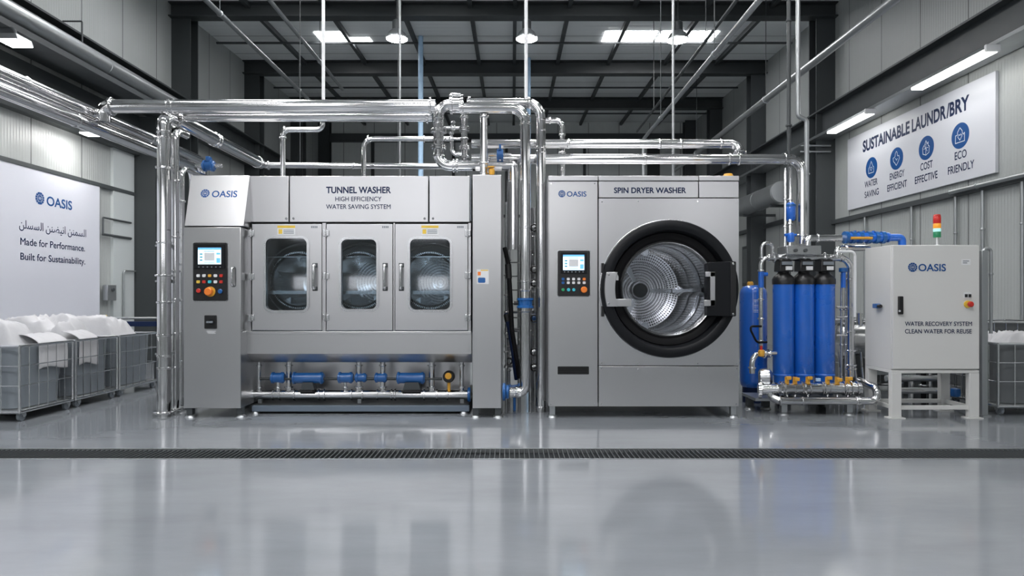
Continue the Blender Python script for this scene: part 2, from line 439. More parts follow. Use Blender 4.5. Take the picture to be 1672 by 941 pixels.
structure('ceiling', MB().prism([(XL, YF, roofz(YF)), (XL, YB, roofz(YB)), (XL, YB, roofz(YB) + .08), (XL, YF, roofz(YF) + .08)], (XL, 0, 0), (XRW, 0, 0)), 'roof')
# steel columns (H sections), rafters, purlins
def hcol(x0, x1, yc, z1):
    d = .34; mb = MB(); y0, y1 = yc - .0, yc + d
    pts = [(x0, y0), (x1, y0), (x1, y0 + .03), ((x0 + x1) / 2 + .012, y0 + .03), ((x0 + x1) / 2 + .012, y1 - .03), (x1, y1 - .03), (x1, y1), (x0, y1), (x0, y1 - .03), ((x0 + x1) / 2 - .012, y1 - .03), ((x0 + x1) / 2 - .012, y0 + .03), (x0, y0 + .03)]
    mb.prism([(a, b, 0) for a, b in pts], (0, 0, 0), (0, 0, z1)); return mb
for yc in (-1.2, 2.4, 6.0, 9.6, 13.2, 16.8, 20.3, 23.2):
    if yc != 9.6 and yc != 6.0:
        structure('steel_column', hcol(XL, XL + .38, yc, roofz(yc)), 'dark')
        structure('steel_column', hcol(XRW - .38, XRW, yc, roofz(yc)), 'dark2')
    # rafter: I beam across the hall
    if yc < 23:
        zt = roofz(yc) - .0; zb = zt - (.30 if yc < 14 else .34); y = yc
        pts = [(y - .13, zb), (y + .13, zb), (y + .13, zb + .025), (y + .01, zb + .025), (y + .01, zt - .03), (y + .13, zt - .03), (y + .13, zt), (y - .13, zt), (y - .13, zt - .03), (y - .01, zt - .03), (y - .01, zb + .025), (y - .13, zb + .025)]
        structure('roof_beam', MB().prism([(XL, a, b) for a, b in pts], (XL, 0, 0), (XRW, 0, 0)), 'dark')
structure('roof_beam', MB().box(XL, XRW, YB - .12, YB, 6.75, 7.05), 'dark2')
for x in (-5.3, -3.75, -2.25, -.85, .05, 1.15, 2.45, 3.9, 5.2):
    y0, y1 = YF, YB
    structure('roof_purlin', MB().prism([(x - .03, y0, roofz(y0) - .10), (x + .05, y0, roofz(y0) - .10), (x + .05, y0, roofz(y0)), (x - .03, y0, roofz(y0))], (0, y0, 0), (0, y1, .035 * (y1 - y0))), 'dark2')
for y in (11.3, 15.0, 18.6, 21.6):
    structure('roof_tie', MB().box(XL + .1, XRW - .1, y - .02, y + .02, roofz(y) - .18, roofz(y) - .14), 'dark2')
# lower column carrying the crane runway on the left, and pale panel before it
structure('steel_column', hcol(XL, XL + .42, 11.84, 4.45), 'dark')
structure('trim_1', MB().box(XL, XL + .05, 11.2, 11.82, 0, 4.3), 'pilaster')
# wall girts
structure('trim_2', MB().box(XL, XL + .14, YF, 12.0, 3.75, 4.45), 'dark')
structure('trim_3', MB().box(XL, XL + .06, 3, 13.1, 3.02, 3.08), 'dark2')
for x0, x1 in ((XL, XL + .1), ):
    structure('trim_4', MB().box(x0, x1, 13.6, YB - .1, 3.0, 3.1), 'dark2')
structure('trim_5', MB().box(XRW - .10, XRW, 13.6, YB - .1, 4.5, 4.72), 'dark2')
structure('trim_6', MB().box(XRW - .08, XRW, 3, 13.2, 2.66, 2.74), 'dark2')
structure('trim_7', MB().box(XRW - .08, XRW, 3, 13.2, 4.58, 4.61), 'dark2')
structure('trim_8', MB().box(XRW - .08, XRW, 13.6, YB - .1, 2.95, 3.05), 'dark2')
for k, x in enumerate((-5.0, -2.1, -.2, 2.6, 4.9)):
    structure('trim_%d' % (9 + k), MB().box(x - .05, x + .05, YB - .08, YB, 0, 6.9), 'dark')
structure('trim_14', MB().box(XL, XRW, YB - .07, YB, 4.05, 4.15), 'dark2')
# crane runway beams along both walls
def runway(name, xa, xb, zt, zb, y0, y1, m):
    mb = MB(); c = (xa + xb) / 2
    pts = [(xa, zb), (xb, zb), (xb, zb + .03), (c + .02, zb + .03), (c + .02, zt - .03), (xb, zt - .03), (xb, zt), (xa, zt), (xa, zt - .03), (c - .02, zt - .03), (c - .02, zb + .03), (xa, zb + .03)]
    mb.prism([(a, y0, b) for a, b in pts], (0, y0, 0), (0, y1, 0)); return structure(name, mb, m)
runway('crane_beam', -6.78, -6.44, 5.15, 4.55, -2, 20, 'dark')
runway('crane_beam', 6.10, 6.42, 4.92, 4.42, -2, 20, 'dark2')
structure('crane_beam', MB().box(6.04, 6.44, -2, 20, 4.36, 4.41), 'galv')
structure('trim_15', MB().box(4.9, 5.3, YB - .06, YB, 0, 7), 'dark')
# glowing rear windows added behind the viewer for front light, skylights in the roof
def rear_fill_window(n, x0, x1, z0, z1):
    mb = MB(); mb.slab(x0 - .06, x1 + .06, z0 - .06, z1 + .06, YF, YF + .05, (x0, x1, z0, z1), .01, 1)
    o = structure('window_%d' % n, mb, 'dark2')
    g = build('window_pane', MB().box(x0, x1, YF + .01, YF + .02, z0, z1), 'rear_fill', o)
k = 1
for x, w_ in ((-5.7, .8), (-2.6, .8), (.9, .8), (5.4, .7)):
    rear_fill_window(k, x - w_, x + w_, 2.9, 5.2); k += 1
for x, w_ in ((-6.1, .32), (-4.35, .45), (-2.3, .45)):  # low row added for its mirror image in the door glass
    rear_fill_window(k, x - w_, x + w_, 1.42, 1.80); k += 1
def skylight(x0, x1, y0, y1):
    global k
    o = structure('window_%d' % k, MB().prism([(x0, y0, roofz(y0) - .012), (x1, y0, roofz(y0) - .012), (x1, y1, roofz(y1) - .012), (x0, y1, roofz(y1) - .012)], (0, 0, 0), (0, 0, .01)), 'sky'); k += 1
skylight(2.10, 3.27, 14.7, 15.45); skylight(3.36, 4.65, 14.7, 15.45); skylight(-4.45, -3.84, 14.75, 15.4); skylight(-3.70, -3.28, 15.1, 15.45)
for y in (9.5, 4.5, -.5):  # extra skylights out of view, added to light the hall
    skylight(1.2, 2.4, y, y + 1.6); skylight(-2.2, -.9, y, y + 1.6); skylight(-5.2, -3.8, y, y + 1.6)
# small dark wall windows between the dryer and the tanks
for n_, y0, y1, z0, z1 in ((k, 17.0, 18.4, 1.5, 2.6), (k + 1, 19.6, 21.2, 1.5, 2.6)):
    mb = MB(); mb.box(XRW - .05, XRW, y0, y1, z0, z1); o = structure('window_%d' % n_, mb, 'dark2')
    build('window_pane', MB().box(XRW - .06, XRW - .05, y0 + .08, y1 - .08, z0 + .08, z1 - .08), 'glassw', o)
# drain channel
dr = thing('floor_drain', 'long black slotted drain channel running across the grey epoxy floor', 'drain', (0, 5.02, 0))
mb = MB(); x = XL + .04
while x < XRW - .03:
    mb.box(x, x + .007, 4.866, 5.174, -.030, -.004); x += .0375
g = build('grating', mb, 'dark2', dr); g['kind'] = 'stuff'
for ya, yb in ((4.846, 4.866), (5.174, 5.194)): build('edge_strip', MB().box(XL + .02, XRW - .02, ya, yb, -.03, .003), 'galv', dr)
build('channel_bottom', MB().box(XL + .02, XRW - .02, 4.868, 5.172, -.088, -.075), 'seam', dr)

# ================================================================ LIGHTS
w = bpy.data.worlds.new('world'); SC.world = w; w.use_nodes = True
w.node_tree.nodes['Background'].inputs[0].default_value = (.75, .82, .88, 1); w.node_tree.nodes['Background'].inputs[1].default_value = .25
def highbay(px, py, D, r, label):
    c = P(px, py, D); t = thing('high_bay_lamp', label, 'lamp', c.copy(), 'round high bay lamps')
    build('reflector', MB().lathe([(r * 1.06, 0), (r * 1.08, .03), (r * .8, .12), (r * .42, .19), (r * .40, .19), (r * .76, .11), (r * 1.0, .02)], c, ZU, 32, True), 'galv', t)
    build('housing', MB().lathe([(0, .17), (r * .45, .17), (r * .45, .34), (r * .25, .38), (0, .38)], c, ZU, 24), 'dark2', t)
    build('lens', MB().lathe([(0, .0), (r * 1.0, .0), (r * 1.0, .018), (0, .018)], c, ZU, 32), 'lamp', t)
    top = roofz(D) - .0
    build('hanger', MB().tube([c + Vector((0, 0, .38)), (c.x, c.y, top)], .009, 0, 8), 'dark2', t)
    return t
highbay(648, 64, 12.7, .195, 'round lit high bay lamp above the tunnel washer, beside the narrow roof skylight')
highbay(860, 64, 12.7, .195, 'round lit high bay lamp above the gap between the two machines')
highbay(1107, 66, 12.7, .195, 'round lit high bay lamp under the skylights above the spin dryer')
for i, (x, y) in enumerate(((-3.2, 7.2), (.2, 7.2), (3.4, 7.2), (-3.2, 1.5), (.2, 1.5), (3.4, 1.5))):  # lamps outside the view, added only for their light
    highbay(CX + x * F / y, HY - (6.0 - CH) * F / y, y, .195, ('added unseen high bay lamp over the machine fronts', 'added unseen high bay lamp over the open floor')[i > 2] + (' near the left wall', ' on the centre line of the hall', ' near the right wall')[i % 3])
def walllamp(px, py, D, wd, label):
    c = P(px, py, D); t = thing('wall_lamp', label, 'lamp', c.copy(), 'small square lamps on the left wall')
    s = wd / 2
    build('reflector', MB().prism([(c.x - s, c.y - s, c.z), (c.x + s, c.y - s, c.z), (c.x + s * .8, c.y - s, c.z + .07), (c.x - s * .8, c.y - s, c.z + .07)], (0, -s, 0), (0, s, 0)), 'galv', t, bevel=.004)
    build('lens', MB().box(c.x - s * .95, c.x + s * .95, c.y - s * .95, c.y + s * .95, c.z - .012, c.z), 'lamp', t)
    build('bracket', MB().tube([(c.x, c.y, c.z + .065), (c.x, c.y, c.z + .18), (XL + .02, c.y, c.z + .18)], .018, .06, 10), 'dark2', t)
walllamp(25, 70, 8.0, .26, 'small lit lamp on a bracket high on the left wall, nearer the viewer')
walllamp(149, 219, 10.0, .23, 'small lit lamp on a bracket just above the far end of the white banner')
def tubelight(y0, y1, X, z, label):
    c = Vector((X, (y0 + y1) / 2, z)); t = thing('strip_light', label, 'lamp', c.copy(), 'strip lights under the crane beam')
    build('housing', MB().prism([(X - .09, y0, z), (X + .09, y0, z), (X + .06, y0, z + .06), (X - .06, y0, z + .06)], (0, y0, 0), (0, y1, 0)), 'galv', t, bevel=.004)
    build('diffuser', MB().box(X - .085, X + .085, y0 + .02, y1 - .02, z - .035, z), 'tube', t, bevel=.008)
    for y in (y0 + .2, y1 - .2): build('hanger', MB().cyl((X, y, z + .06), (X, y, 4.365), .008, 8), 'dark2', t)
    build('end_cap', MB().box(X - .09, X + .09, y0 - .02, y0 + .02, z - .03, z + .05), 'white', t)
tubelight(8.2, 9.75, 6.0, 4.30, 'lit strip light under the right crane beam, directly above the white sign')
tubelight(11.0, 12.35, 6.0, 4.30, 'lit strip light under the right crane beam, beyond the far end of the white sign')
tubelight(3.4, 4.9, 6.0, 4.30, 'lit strip light under the right crane beam, closest to the viewer')

# ================================================================ TUNNEL WASHER
FR = 6.5
TW = thing('tunnel_washer', 'wide stainless tunnel washer with three glazed doors and a blue tree emblem', 'washing machine', (XX(560, FR), 7.4, 0))
yd = 6.68
zt = ZZ(287, 6.68)
build('machine_body', MB().shell(XX(404, yd), XX(769, yd), 6.715, 8.35, ZZ(545, yd), zt - .004, .04), 'inside', TW)
# deep dark seams behind the panels
build('seam_backing', MB().slab(XX(404, yd), XX(769, yd), ZZ(546, yd), zt - .01, 6.690, 6.714, None), 'seam', TW) if False else None
for a, b in ((407.5, 471.3), (473, 699.3), (701, 766.8)):
    up = build('upper_panel', MB().box(XX(a, 6.66), XX(b, 6.66), 6.66, 6.71, ZZ(362.6, 6.66), ZZ(287.5, 6.66)), 'panel', TW, bevel=.004)
    for bx in ((b - 4,) if a < 450 else ((a + 6, b - 6) if a < 600 else (a + 6,))):
        build('lock', MB().cyl(P(bx, 357, 6.655), P(bx, 357, 6.665), .012, 12), 'pipe2', up)
    if 450 < a < 600:
        front_text(up, [('TUNNEL WASHER', 532.5, 638.5, 315.4, 10.6, .030), ('HIGH EFFICIENCY', 547.5, 623, 328.6, 7.6, .012), ('WATER SAVING SYSTEM', 532.3, 637.8, 341.2, 7.6, .012)], 6.6598)
# door posts between the doors
for a, b in ((404, 410), (526, 532), (642, 644.6), (764.5, 769)):
    build('door_post', MB().box(XX(a, 6.675), XX(b, 6.675), 6.675, 6.72, ZZ(541, 6.675), ZZ(364.2, 6.675)), 'panel', TW, bevel=.002)
build('seam_strip', MB().box(XX(404, 6.70), XX(769, 6.70), 6.70, 6.72, ZZ(366, 6.7), ZZ(361, 6.7)), 'seam', TW)
# front tray: vertical face and the lip folded inwards below it
pr = [(6.655, 545), (6.655, 578), (6.80, 594), (6.84, 594), (6.84, 545)]
build('front_tray', MB().prism([(XX(402, 6.66), d, ZZ(p, 6.66)) for d, p in pr], (XX(402, 6.66), 0, 0), (XX(769.5, 6.66), 0, 0)), 'panel_d', TW, sharp=12)
build('tray_rim', MB().box(XX(401, 6.65), XX(769.5, 6.65), 6.645, 6.72, ZZ(546, 6.65), ZZ(541.5, 6.65)), 'panel', TW, bevel=.003)
def door(x0, x1, win, hx, hinge_x, hinge_ys, sticker):
    D = 6.655
    d = build('door', MB().slab(XX(x0, D), XX(x1, D), ZZ(539.3, D), ZZ(366, D), D, D + .05, (XX(win[0], D), XX(win[1], D), ZZ(win[3], D), ZZ(win[2], D)), .062), 'panel', TW, bevel=.002)
    build('window_frame', MB().rframe(XX(win[0] - 4, D), XX(win[1] + 4, D), ZZ(win[3] + 4, D), ZZ(win[2] - 4, D), D - .012, D + .012, .082, .026), 'pipe2', d)
    build('window_glass', MB().rrect(XX(win[0] - 1, D), XX(win[1] + 1, D), ZZ(win[3] + 1, D), ZZ(win[2] - 1, D), D + .012, D + .018, .06), 'glass', d)
    h = MB(); zb, zt_ = ZZ(471, D), ZZ(434, D)
    hh = build('door_handle', h.tube([(XX(hx, D), D - .002, zt_), (XX(hx, D), D - .055, zt_), (XX(hx, D), D - .055, zb), (XX(hx, D), D - .002, zb)], .017, .02, 14), 'pipe', d)
    for zz in (zt_ + .005, zb - .005): build('handle_mount', MB().box(XX(hx, D) - .026, XX(hx, D) + .026, D - .008, D + .002, zz - .022, zz + .022), 'dark2', hh, bevel=.004)
    for hy in hinge_ys:
        hg = MB(); X0 = XX(hinge_x, D); Z0 = ZZ(hy, D)
        hg.box(X0 - .030, X0 - .006, D - .024, D + .01, Z0 - .034, Z0 + .034)
        hi = build('hinge', hg, 'pipe2', d, bevel=.004)
        build('hinge_leaf', MB().box(X0 + .006, X0 + .030, D - .022, D + .01, Z0 - .030, Z0 + .030), 'pipe2', hi, bevel=.004)
        build('hinge_pin', MB().cyl((X0, D - .018, Z0 - .040), (X0, D - .018, Z0 + .040), .007, 10), 'pipe', hi)
    if sticker:
        a, b = sticker; s = MB(); y = D - .002
        s.mat(0).box(XX(a, D), XX(b, D), y, D, ZZ(383.5, D), ZZ(368.5, D))
        s.mat(1).box(XX(a, D), XX(b, D), y - .001, y, ZZ(372.5, D), ZZ(368.5, D)); s.box(XX(a + 2, D), XX(a + 8, D), y - .001, y, ZZ(382, D), ZZ(374.5, D))
        s.mat(2)
        for q in range(3): s.box(XX(a + 10, D), XX(b - 2, D), y - .001, y, ZZ(376.4 + q * 2.6, D), ZZ(375.3 + q * 2.6, D))
        build('warning_sticker', s, ['white', 'yellow', 'tub'], d)
    n = MB()
    for q in range(4): n.box(XX(x1 - 17 + q * 2.8, D), XX(x1 - 15 + q * 2.8, D), D - .0015, D, ZZ(372.5, D), ZZ(369.3, D))
    build('number_mark', n, 'tub', d)
    return d
door(411.5, 525, (434.5, 501.5, 389.5, 507), 514.5, 410.8, (381, 452, 519), (453, 482))
door(533, 641, (557.5, 615, 391, 505), 629, 533, (381, 451, 519), None)
door(645.2, 763.5, (669.5, 735, 390.5, 506), 655.5, 764, (381, 450, 519), (688, 716))
# wash drums behind the three windows
for cx_, r_ in ((488, .275), (587, .275), (702, .275)):
    c = Vector((XX(cx_, 6.86), 6.86, ZZ(458, 6.86)))
    dm = build('wash_drum', MB().lathe([(r_, 0), (r_ + .025, .0), (r_ + .03, .02), (r_ + .03, 1.05), (0, 1.05), (0, 1.02), (r_ * .45, 1.0), (r_ - .01, .96), (r_ - .005, .04)], c, (0, 1, 0), 56, True), 'perf', TW)
    build('drum_rim', MB().lathe([(r_ - .012, -.01), (r_ - .004, -.022), (r_ + .008, -.01), (r_ + .008, .0), (r_ - .012, .0)], c, (0, 1, 0), 56, True), 'pipe', dm)
    build('chamber_ring', MB().lathe([(r_ + .10, .10), (r_ + .115, .09), (r_ + .13, .10), (r_ + .13, .16), (r_ + .10, .16)], c, (0, 1, 0), 56, True), 'drum', dm)
    for a in range(5):
        t = a * 2 * PI / 5 + .4; e = Vector((math.cos(t), 0, math.sin(t))); s = Vector((-math.sin(t), 0, math.cos(t)))
        pts = [c + e * (r_ - .006) + s * .04 + Vector((0, .06, 0)), c + e * (r_ - .07) + Vector((0, .06, 0)), c + e * (r_ - .006) - s * .04 + Vector((0, .06, 0))]
        build('lifter', MB().prism(pts, (0, 0, 0), (0, .86, 0)), 'drum', dm)
build('spray_bar', MB().cyl((XX(412, 6.78), 6.78, ZZ(420, 6.78)), (XX(760, 6.78), 6.78, ZZ(420, 6.78)), .008, 10), 'pipe', TW)
build('spray_bar', MB().box(XX(412, 6.78), XX(760, 6.78), 6.77, 6.80, ZZ(480.5, 6.78), ZZ(475, 6.78)), 'pipe2', TW)
# left control column: lower cabinet, sloped head
zc0 = ZZ(667, FR)
cc = build('control_column', MB().box(XX(299.5, FR), XX(393, FR), FR, 8.3, zc0, ZZ(371, FR)), 'panel_d', TW, bevel=.005)
hd = build('sloped_head', MB().prism([(XX(301, FR), FR + .0, ZZ(369.4, FR)), (XX(301, FR), FR + .135, ZZ(286.5, FR + .135)), (XX(301, FR), 8.3, ZZ(286.5, FR + .135)), (XX(301, FR), 8.3, ZZ(369.4, FR))], (XX(301, FR), 0, 0), (XX(398.5, FR), 0, 0)), 'panel_d', TW, bevel=.005)
build('head_gap', MB().box(XX(303, FR), XX(392, FR), FR + .03, 8.2, ZZ(371.2, FR), ZZ(369, FR)), 'seam', TW)
# lettering on the sloped head
mb = MB(); n0 = P(302, 369.4, FR); n0.y = FR; s_ = Vector((0, .135, ZZ(286.5, FR + .135) - ZZ(369.4, FR))).normalized()
def onhead(px, py):
    t = (369.4 - py) / (369.4 - 286.5); D = FR + .135 * t; return Vector((XX(px, D), D, ZZ(py, D)))
put_logo(mb, onhead(335, 316), XR, s_, 7.4 * FR / F, .001); put_text(mb, 'OASIS', onhead(345.5, 322), XR, s_, 41.5 * 6.58 / F, 11.5 * 6.58 / F, .018, .001)
build('logo_lettering', mb, 'logo', hd)
def control_panel(parent, D, x0, x1, y0, y1, scr, bezel, rows, extra, label):
    """black operator panel with a lit screen and coloured push buttons"""
    p = build('control_panel', MB().rrect(XX(x0, D), XX(x1, D), ZZ(y1, D), ZZ(y0, D), D - .018, D + .004, .018), 'black', parent, bevel=.003)
    y = D - .018
    build('panel_rim', MB().rframe(XX(x0 - 1.2, D), XX(x1 + 1.2, D), ZZ(y1 + 1.2, D), ZZ(y0 - 1.2, D), D - .006, D + .003, .022, .010), 'pipe2', p)
    build('screen_bezel', MB().rrect(XX(bezel[0], D), XX(bezel[1], D), ZZ(bezel[3], D), ZZ(bezel[2], D), y - .010, y + .002, .008), 'ring', p, bevel=.002)
    s = MB(); a, b, c, d = scr; w_, h_ = b - a, d - c; y2 = y - .012
    R = lambda u0, u1, v0, v1, dy=.0008: s.box(XX(a + w_ * u0, D), XX(a + w_ * u1, D), y2 - dy, y2, ZZ(c + h_ * v1, D), ZZ(c + h_ * v0, D))
    s.mat(0); s.box(XX(a, D), XX(b, D), y2, y2 + .003, ZZ(d, D), ZZ(c, D))
    s.mat(1); R(0, 1, 0, .12); R(.80, .97, .62, .92); R(.80, .97, .30, .42)
    s.mat(2)
    for v in (.34, .52, .70): R(.08, .20, v, v + .10)
    R(.26, .72, .20, .235); R(.26, .72, .86, .89); R(.05, .74, .945, .965)
    s.mat(3); R(.28, .72, .30, .78)
    build('screen', s, ['glow_screen', 'glow_ui', 'glow_ui2', 'white'], p)
    for i in range(6):
        q = bezel[0] + (bezel[1] - bezel[0]) * (.15 + .14 * i); bz = bezel[3] - 2.6
        build('key', MB().box(XX(q - 1, D), XX(q + 1, D), y - .012, y - .009, ZZ(bz + .8, D), ZZ(bz - .8, D)), 'tub', p)
    for (bx, by, r, m) in rows:
        build('button', MB().rrect(XX(bx - r, D), XX(bx + r, D), ZZ(by + r * .9, D), ZZ(by - r * .9, D), y - .010, y + .002, r * .5 * D / F), m, p)
    for (bx, by, r, m, h) in extra:
        rr = r * D / F; c0 = Vector((XX(bx, D), y, ZZ(by, D)))
        build('button', MB().lathe([(rr * .7, .002), (rr * .7, h * .4), (rr, h * .45), (rr, h * .8), (rr * .8, h), (0, h)], c0, (0, -1, 0), 24), m, p)
    return p
cp = control_panel(cc, FR, 316.5, 372, 396.5, 491.5, (325.5, 363, 405, 432), (319.5, 369, 399, 439),
    [(325.5 + 9.3 * i, yy, 2.6, m) for yy, ms in ((450.5, ('white', 'white', 'brass', 'white', 'red')), (460.5, ('yellow', 'red', 'cyan', 'white', 'red'))) for i, m in enumerate(ms)],
    [(326.5, 475, 3.6, 'red', .02), (344, 476.5, 6.6, 'orange', .05), (361.5, 476, 3.8, 'blue', .02)], '')
build('button_collar', MB().lathe([(0, 0), (.05, 0), (.05, .012), (0, .012)], P(344, 476.5, FR - .016), (0, -1, 0), 28), 'brass', cp)
hb = build('cabinet_handle', MB().tube([P(381.5, 438, FR), P(381.5, 438, FR) + Vector((0, -.045, 0)), P(381.5, 466, FR) + Vector((0, -.045, 0)), P(381.5, 466, FR)], .013, .018, 12), 'pipe', cc)
build('handle_recess', MB().rframe(XX(377.5, FR), XX(385.5, FR), ZZ(469, FR), ZZ(435.5, FR), FR - .006, FR + .004, .02, .006), 'dark2', cc)
sw = build('isolator_switch', MB().rrect(XX(334.5, FR), XX(354, FR), ZZ(537, FR), ZZ(515, FR), FR - .014, FR + .004, .008), 'black', cc, bevel=.003)
build('switch_knob', MB().cyl(P(345, 526, FR - .012), P(345, 526, FR - .035), .026, 20), 'ring', sw)
build('switch_lever', MB().box(XX(340, FR), XX(350, FR), FR - .045, FR - .03, ZZ(527.5, FR), ZZ(524.5, FR)), 'tub', sw, bevel=.002)
mb = MB()
for q in range(3): mb.box(XX(337.5 + q, FR), XX(352 - (q % 2) * 2, FR), FR - .0015, FR + .001, ZZ(541.7 + q * 1.7, FR), ZZ(540.5 + q * 1.7, FR))
build('rating_label', mb, 'white', cc)
# end column at the right of the washer
ec = build('end_column', MB().box(XX(771.5, FR), XX(818.5, FR), FR, 8.3, ZZ(667, FR), ZZ(285.5, FR)), 'panel_d', TW, bevel=.005)
s = MB(); D = FR; s.mat(0).box(XX(778.5, D), XX(798, D), D - .002, D, ZZ(464, D), ZZ(440, D)); s.mat(1).box(XX(785, D), XX(797, D), D - .003, D - .002, ZZ(442.5, D), ZZ(440.8, D))
s.mat(2).box(XX(780, D), XX(785, D), D - .003, D - .002, ZZ(450, D), ZZ(444, D)); s.mat(3).rrect(XX(780.5, D), XX(792.5, D), ZZ(462, D), ZZ(453.5, D), D - .003, D - .002, .012)
build('safety_sticker', s, ['white', 'yellow', 'orange', 'blue'], ec)
def foot(parent, px, D, z1, w=.06, mat='dark2', disc=.055):
    X = XX(px, D); lg = build('leg', MB().box(X - w / 2, X + w / 2, D, D + w, .025, z1), mat, parent, bevel=.003)
    build('foot_disc', MB().lathe([(0, 0), (disc, 0), (disc * .9, .012), (.02, .03), (0, .03)], (X, D + w / 2, 0), ZU, 24), 'galv', lg); return lg
for px, D in ((309, FR + .02), (391, FR + .04), (309, 8.1), (776.5, FR + .02), (813, FR + .02), (813, 8.1)): foot(TW, px, D, ZZ(666.5, FR))
# service bay under the doors
build('bay_back_panel', MB().box(XX(407, 7.0), XX(766, 7.0), 7.12, 7.16, ZZ(655, 7), ZZ(590, 7)), 'panel', TW)
build('bay_side', MB().box(XX(404, 6.9), XX(404, 6.9) + .03, 6.7, 8.3, ZZ(662, 7), ZZ(590, 7)), 'dark2', TW)
build('bay_floor', MB().box(XX(407, 7.0), XX(766, 7.0), 6.78, 8.3, ZZ(664, 6.8), ZZ(664, 6.8) + .02), 'dark', TW)
br = build('base_rail', MB().box(XX(411, 6.72), XX(766, 6.72), 6.72, 6.80, ZZ(672.5, 6.72), ZZ(663.5, 6.72)), 'rail', TW, bevel=.003)
for px in (416, 757): foot(TW, px, 6.73, ZZ(672, 6.73), .045, 'rail', .045)
D = 6.86
mp_ = build('manifold_pipe', MB().cyl(P(407, 644.5, D), P(768, 644.5, D), 7.6 * D / F, 24), 'pipe', TW)
for px, r in ((407, 11.5), (447, 9.5), (458, 9.5), (482, 10), (522, 9.5), (531, 10), (575, 9.5), (593, 10), (617, 9.2), (640, 9.5), (646, 10), (693, 9.5), (714, 9.5), (731, 9.2)):
    flange(mp_, P(px, 644.5, D), XR, r * D / F, .018)
flange(mp_, P(766, 644.5, D), XR, 12 * D / F, .03, 'blue')
for px, r in ((423, 3.2), (472, 4.4), (586, 4.4), (625, 4.2), (705, 4.8), (754, 3.4)):
    rp = build('riser_pipe', MB().cyl(P(px, 588, D), P(px, 644, D), r * D / F, 16), 'pipe', TW)
    for py, rr in ((597, 1.5), (632, 1.75)): flange(rp, P(px, py, D), ZU, r * rr * D / F, .014)
    build('support_leg', MB().box(XX(px - 3, D), XX(px + 3, D), D + .02, D + .06, ZZ(664, D), ZZ(648, D)), 'galv', TW) if px in (423, 586, 754) else None
def motor(x0, x1, yc, r, cap0=True, base=None, D=6.84):
    m = build('pump_motor', MB().lathe([(0, 0), (r * .8 * D / F, 0), (r * D / F, .012), (r * D / F, (x1 - x0) * D / F - .012), (r * .8 * D / F, (x1 - x0) * D / F), (0, (x1 - x0) * D / F)], P(x0, yc, D), XR, 28), 'blue', TW)
    for x in (x0 + 3, x1 - 4): build('motor_flange', MB().lathe([(0, -.009), (r * 1.16 * D / F, -.009), (r * 1.16 * D / F, .009), (0, .009)], P(x, yc, D), XR, 28), 'blue', m)
    if base:
        build('motor_base', MB().prism([P(base[0], 637, D - .06), P(base[1], 637, D - .06), P(base[1] - 3, 625, D - .06), P(base[0] + 3, 625, D - .06)], (0, 0, 0), (0, .12, 0)), 'dark2', m)
        build('base_plate', MB().box(XX(base[0] - 1, D), XX(base[1] + 1, D), D - .075, D + .06, ZZ(639, D), ZZ(636.4, D)), 'black', m, bevel=.002)
    return m
motor(443, 465, 617, 8.0); motor(478, 529, 617.5, 8.6, True, (491, 513)); motor(552, 577, 617, 8.0); motor(580, 599, 617, 6.6); motor(612, 632, 617, 7.0); motor(648, 694, 617.5, 8.6, True, (658, 686))
build('drive_shaft', MB().cyl(P(425, 619, 6.84), P(722, 619, 6.84), .014, 12), 'dark', TW)
sn = build('flow_sensor', MB().lathe([(0, -.06), (.05, -.06), (.062, -.04), (.062, .03), (.05, .05), (0, .05)], P(733, 615, 6.84), (0, -1, 0), 24), 'black', TW)
build('sensor_dial', MB().lathe([(0, .05), (.030, .05), (.034, .07), (0, .072)], P(733, 613, 6.84), (0, -1, 0), 24), 'brass', sn)
build('sensor_stem', MB().cyl(P(733, 622, 6.84), P(733, 640, 6.84), .016, 12), 'brass', sn)
for px in (454, 564):
    vb = build('valve_neck', MB().cyl(P(px, 622, 6.85), P(px, 640, 6.85), .016, 12), 'pipe', TW); flange(vb, P(px, 633, 6.85), ZU, .03, .014)
ob = flange(TW, P(823, 640, FR + .05), XR, .088, .03, 'blue', 'outlet_flange'); flange(TW, P(828.5, 640, FR + .05), XR, .07, .03, 'blue', 'outlet_flange')

# ================================================================ SPIN DRYER
SD = thing('spin_dryer', 'large stainless spin dryer with a round glazed door in a thick black ring', 'washing machine', (XX(1050, FR), 7.4, 0))
D = FR
build('machine_body', MB().shell(XX(895.5, D), XX(1206.5, D), FR + .045, 8.4, ZZ(664, D), ZZ(288, D), .03), 'panel', SD)
lp = build('control_column', MB().box(XX(896, D), XX(976, D), D, D + .05, ZZ(664, D), ZZ(296.3, D)), 'panel_d', SD, bevel=.004)
for a, b in ((895.5, 976.3), (977.3, 1140.3), (1141, 1206.5)):
    build('top_trim', MB().box(XX(a, D), XX(b, D), D - .006, D + .05, ZZ(295.3, D), ZZ(287.3, D)), 'panel', SD, bevel=.003)
sp_ = build('name_panel', MB().box(XX(977.6, D), XX(1140.2, D), D, D + .05, ZZ(322.8, D), ZZ(296.3, D)), 'panel', SD, bevel=.003)
build('corner_panel', MB().box(XX(1141.4, D), XX(1206.3, D), D, D + .05, ZZ(322.8, D), ZZ(296.3, D)), 'panel', SD, bevel=.003)
front_text(sp_, [('SPIN DRYER WASHER', 1002.5, 1120.5, 315.3, 9.2, .030)], D - .0003)
oasis(lp, 917.4, 316.6, 5.8, 925.5, 957.5, 316.7, 8.6, D - .0003)
rc = (1092, 472); R_ = 98 * D / F; cxm, czm = XX(rc[0], D), ZZ(rc[1], D)
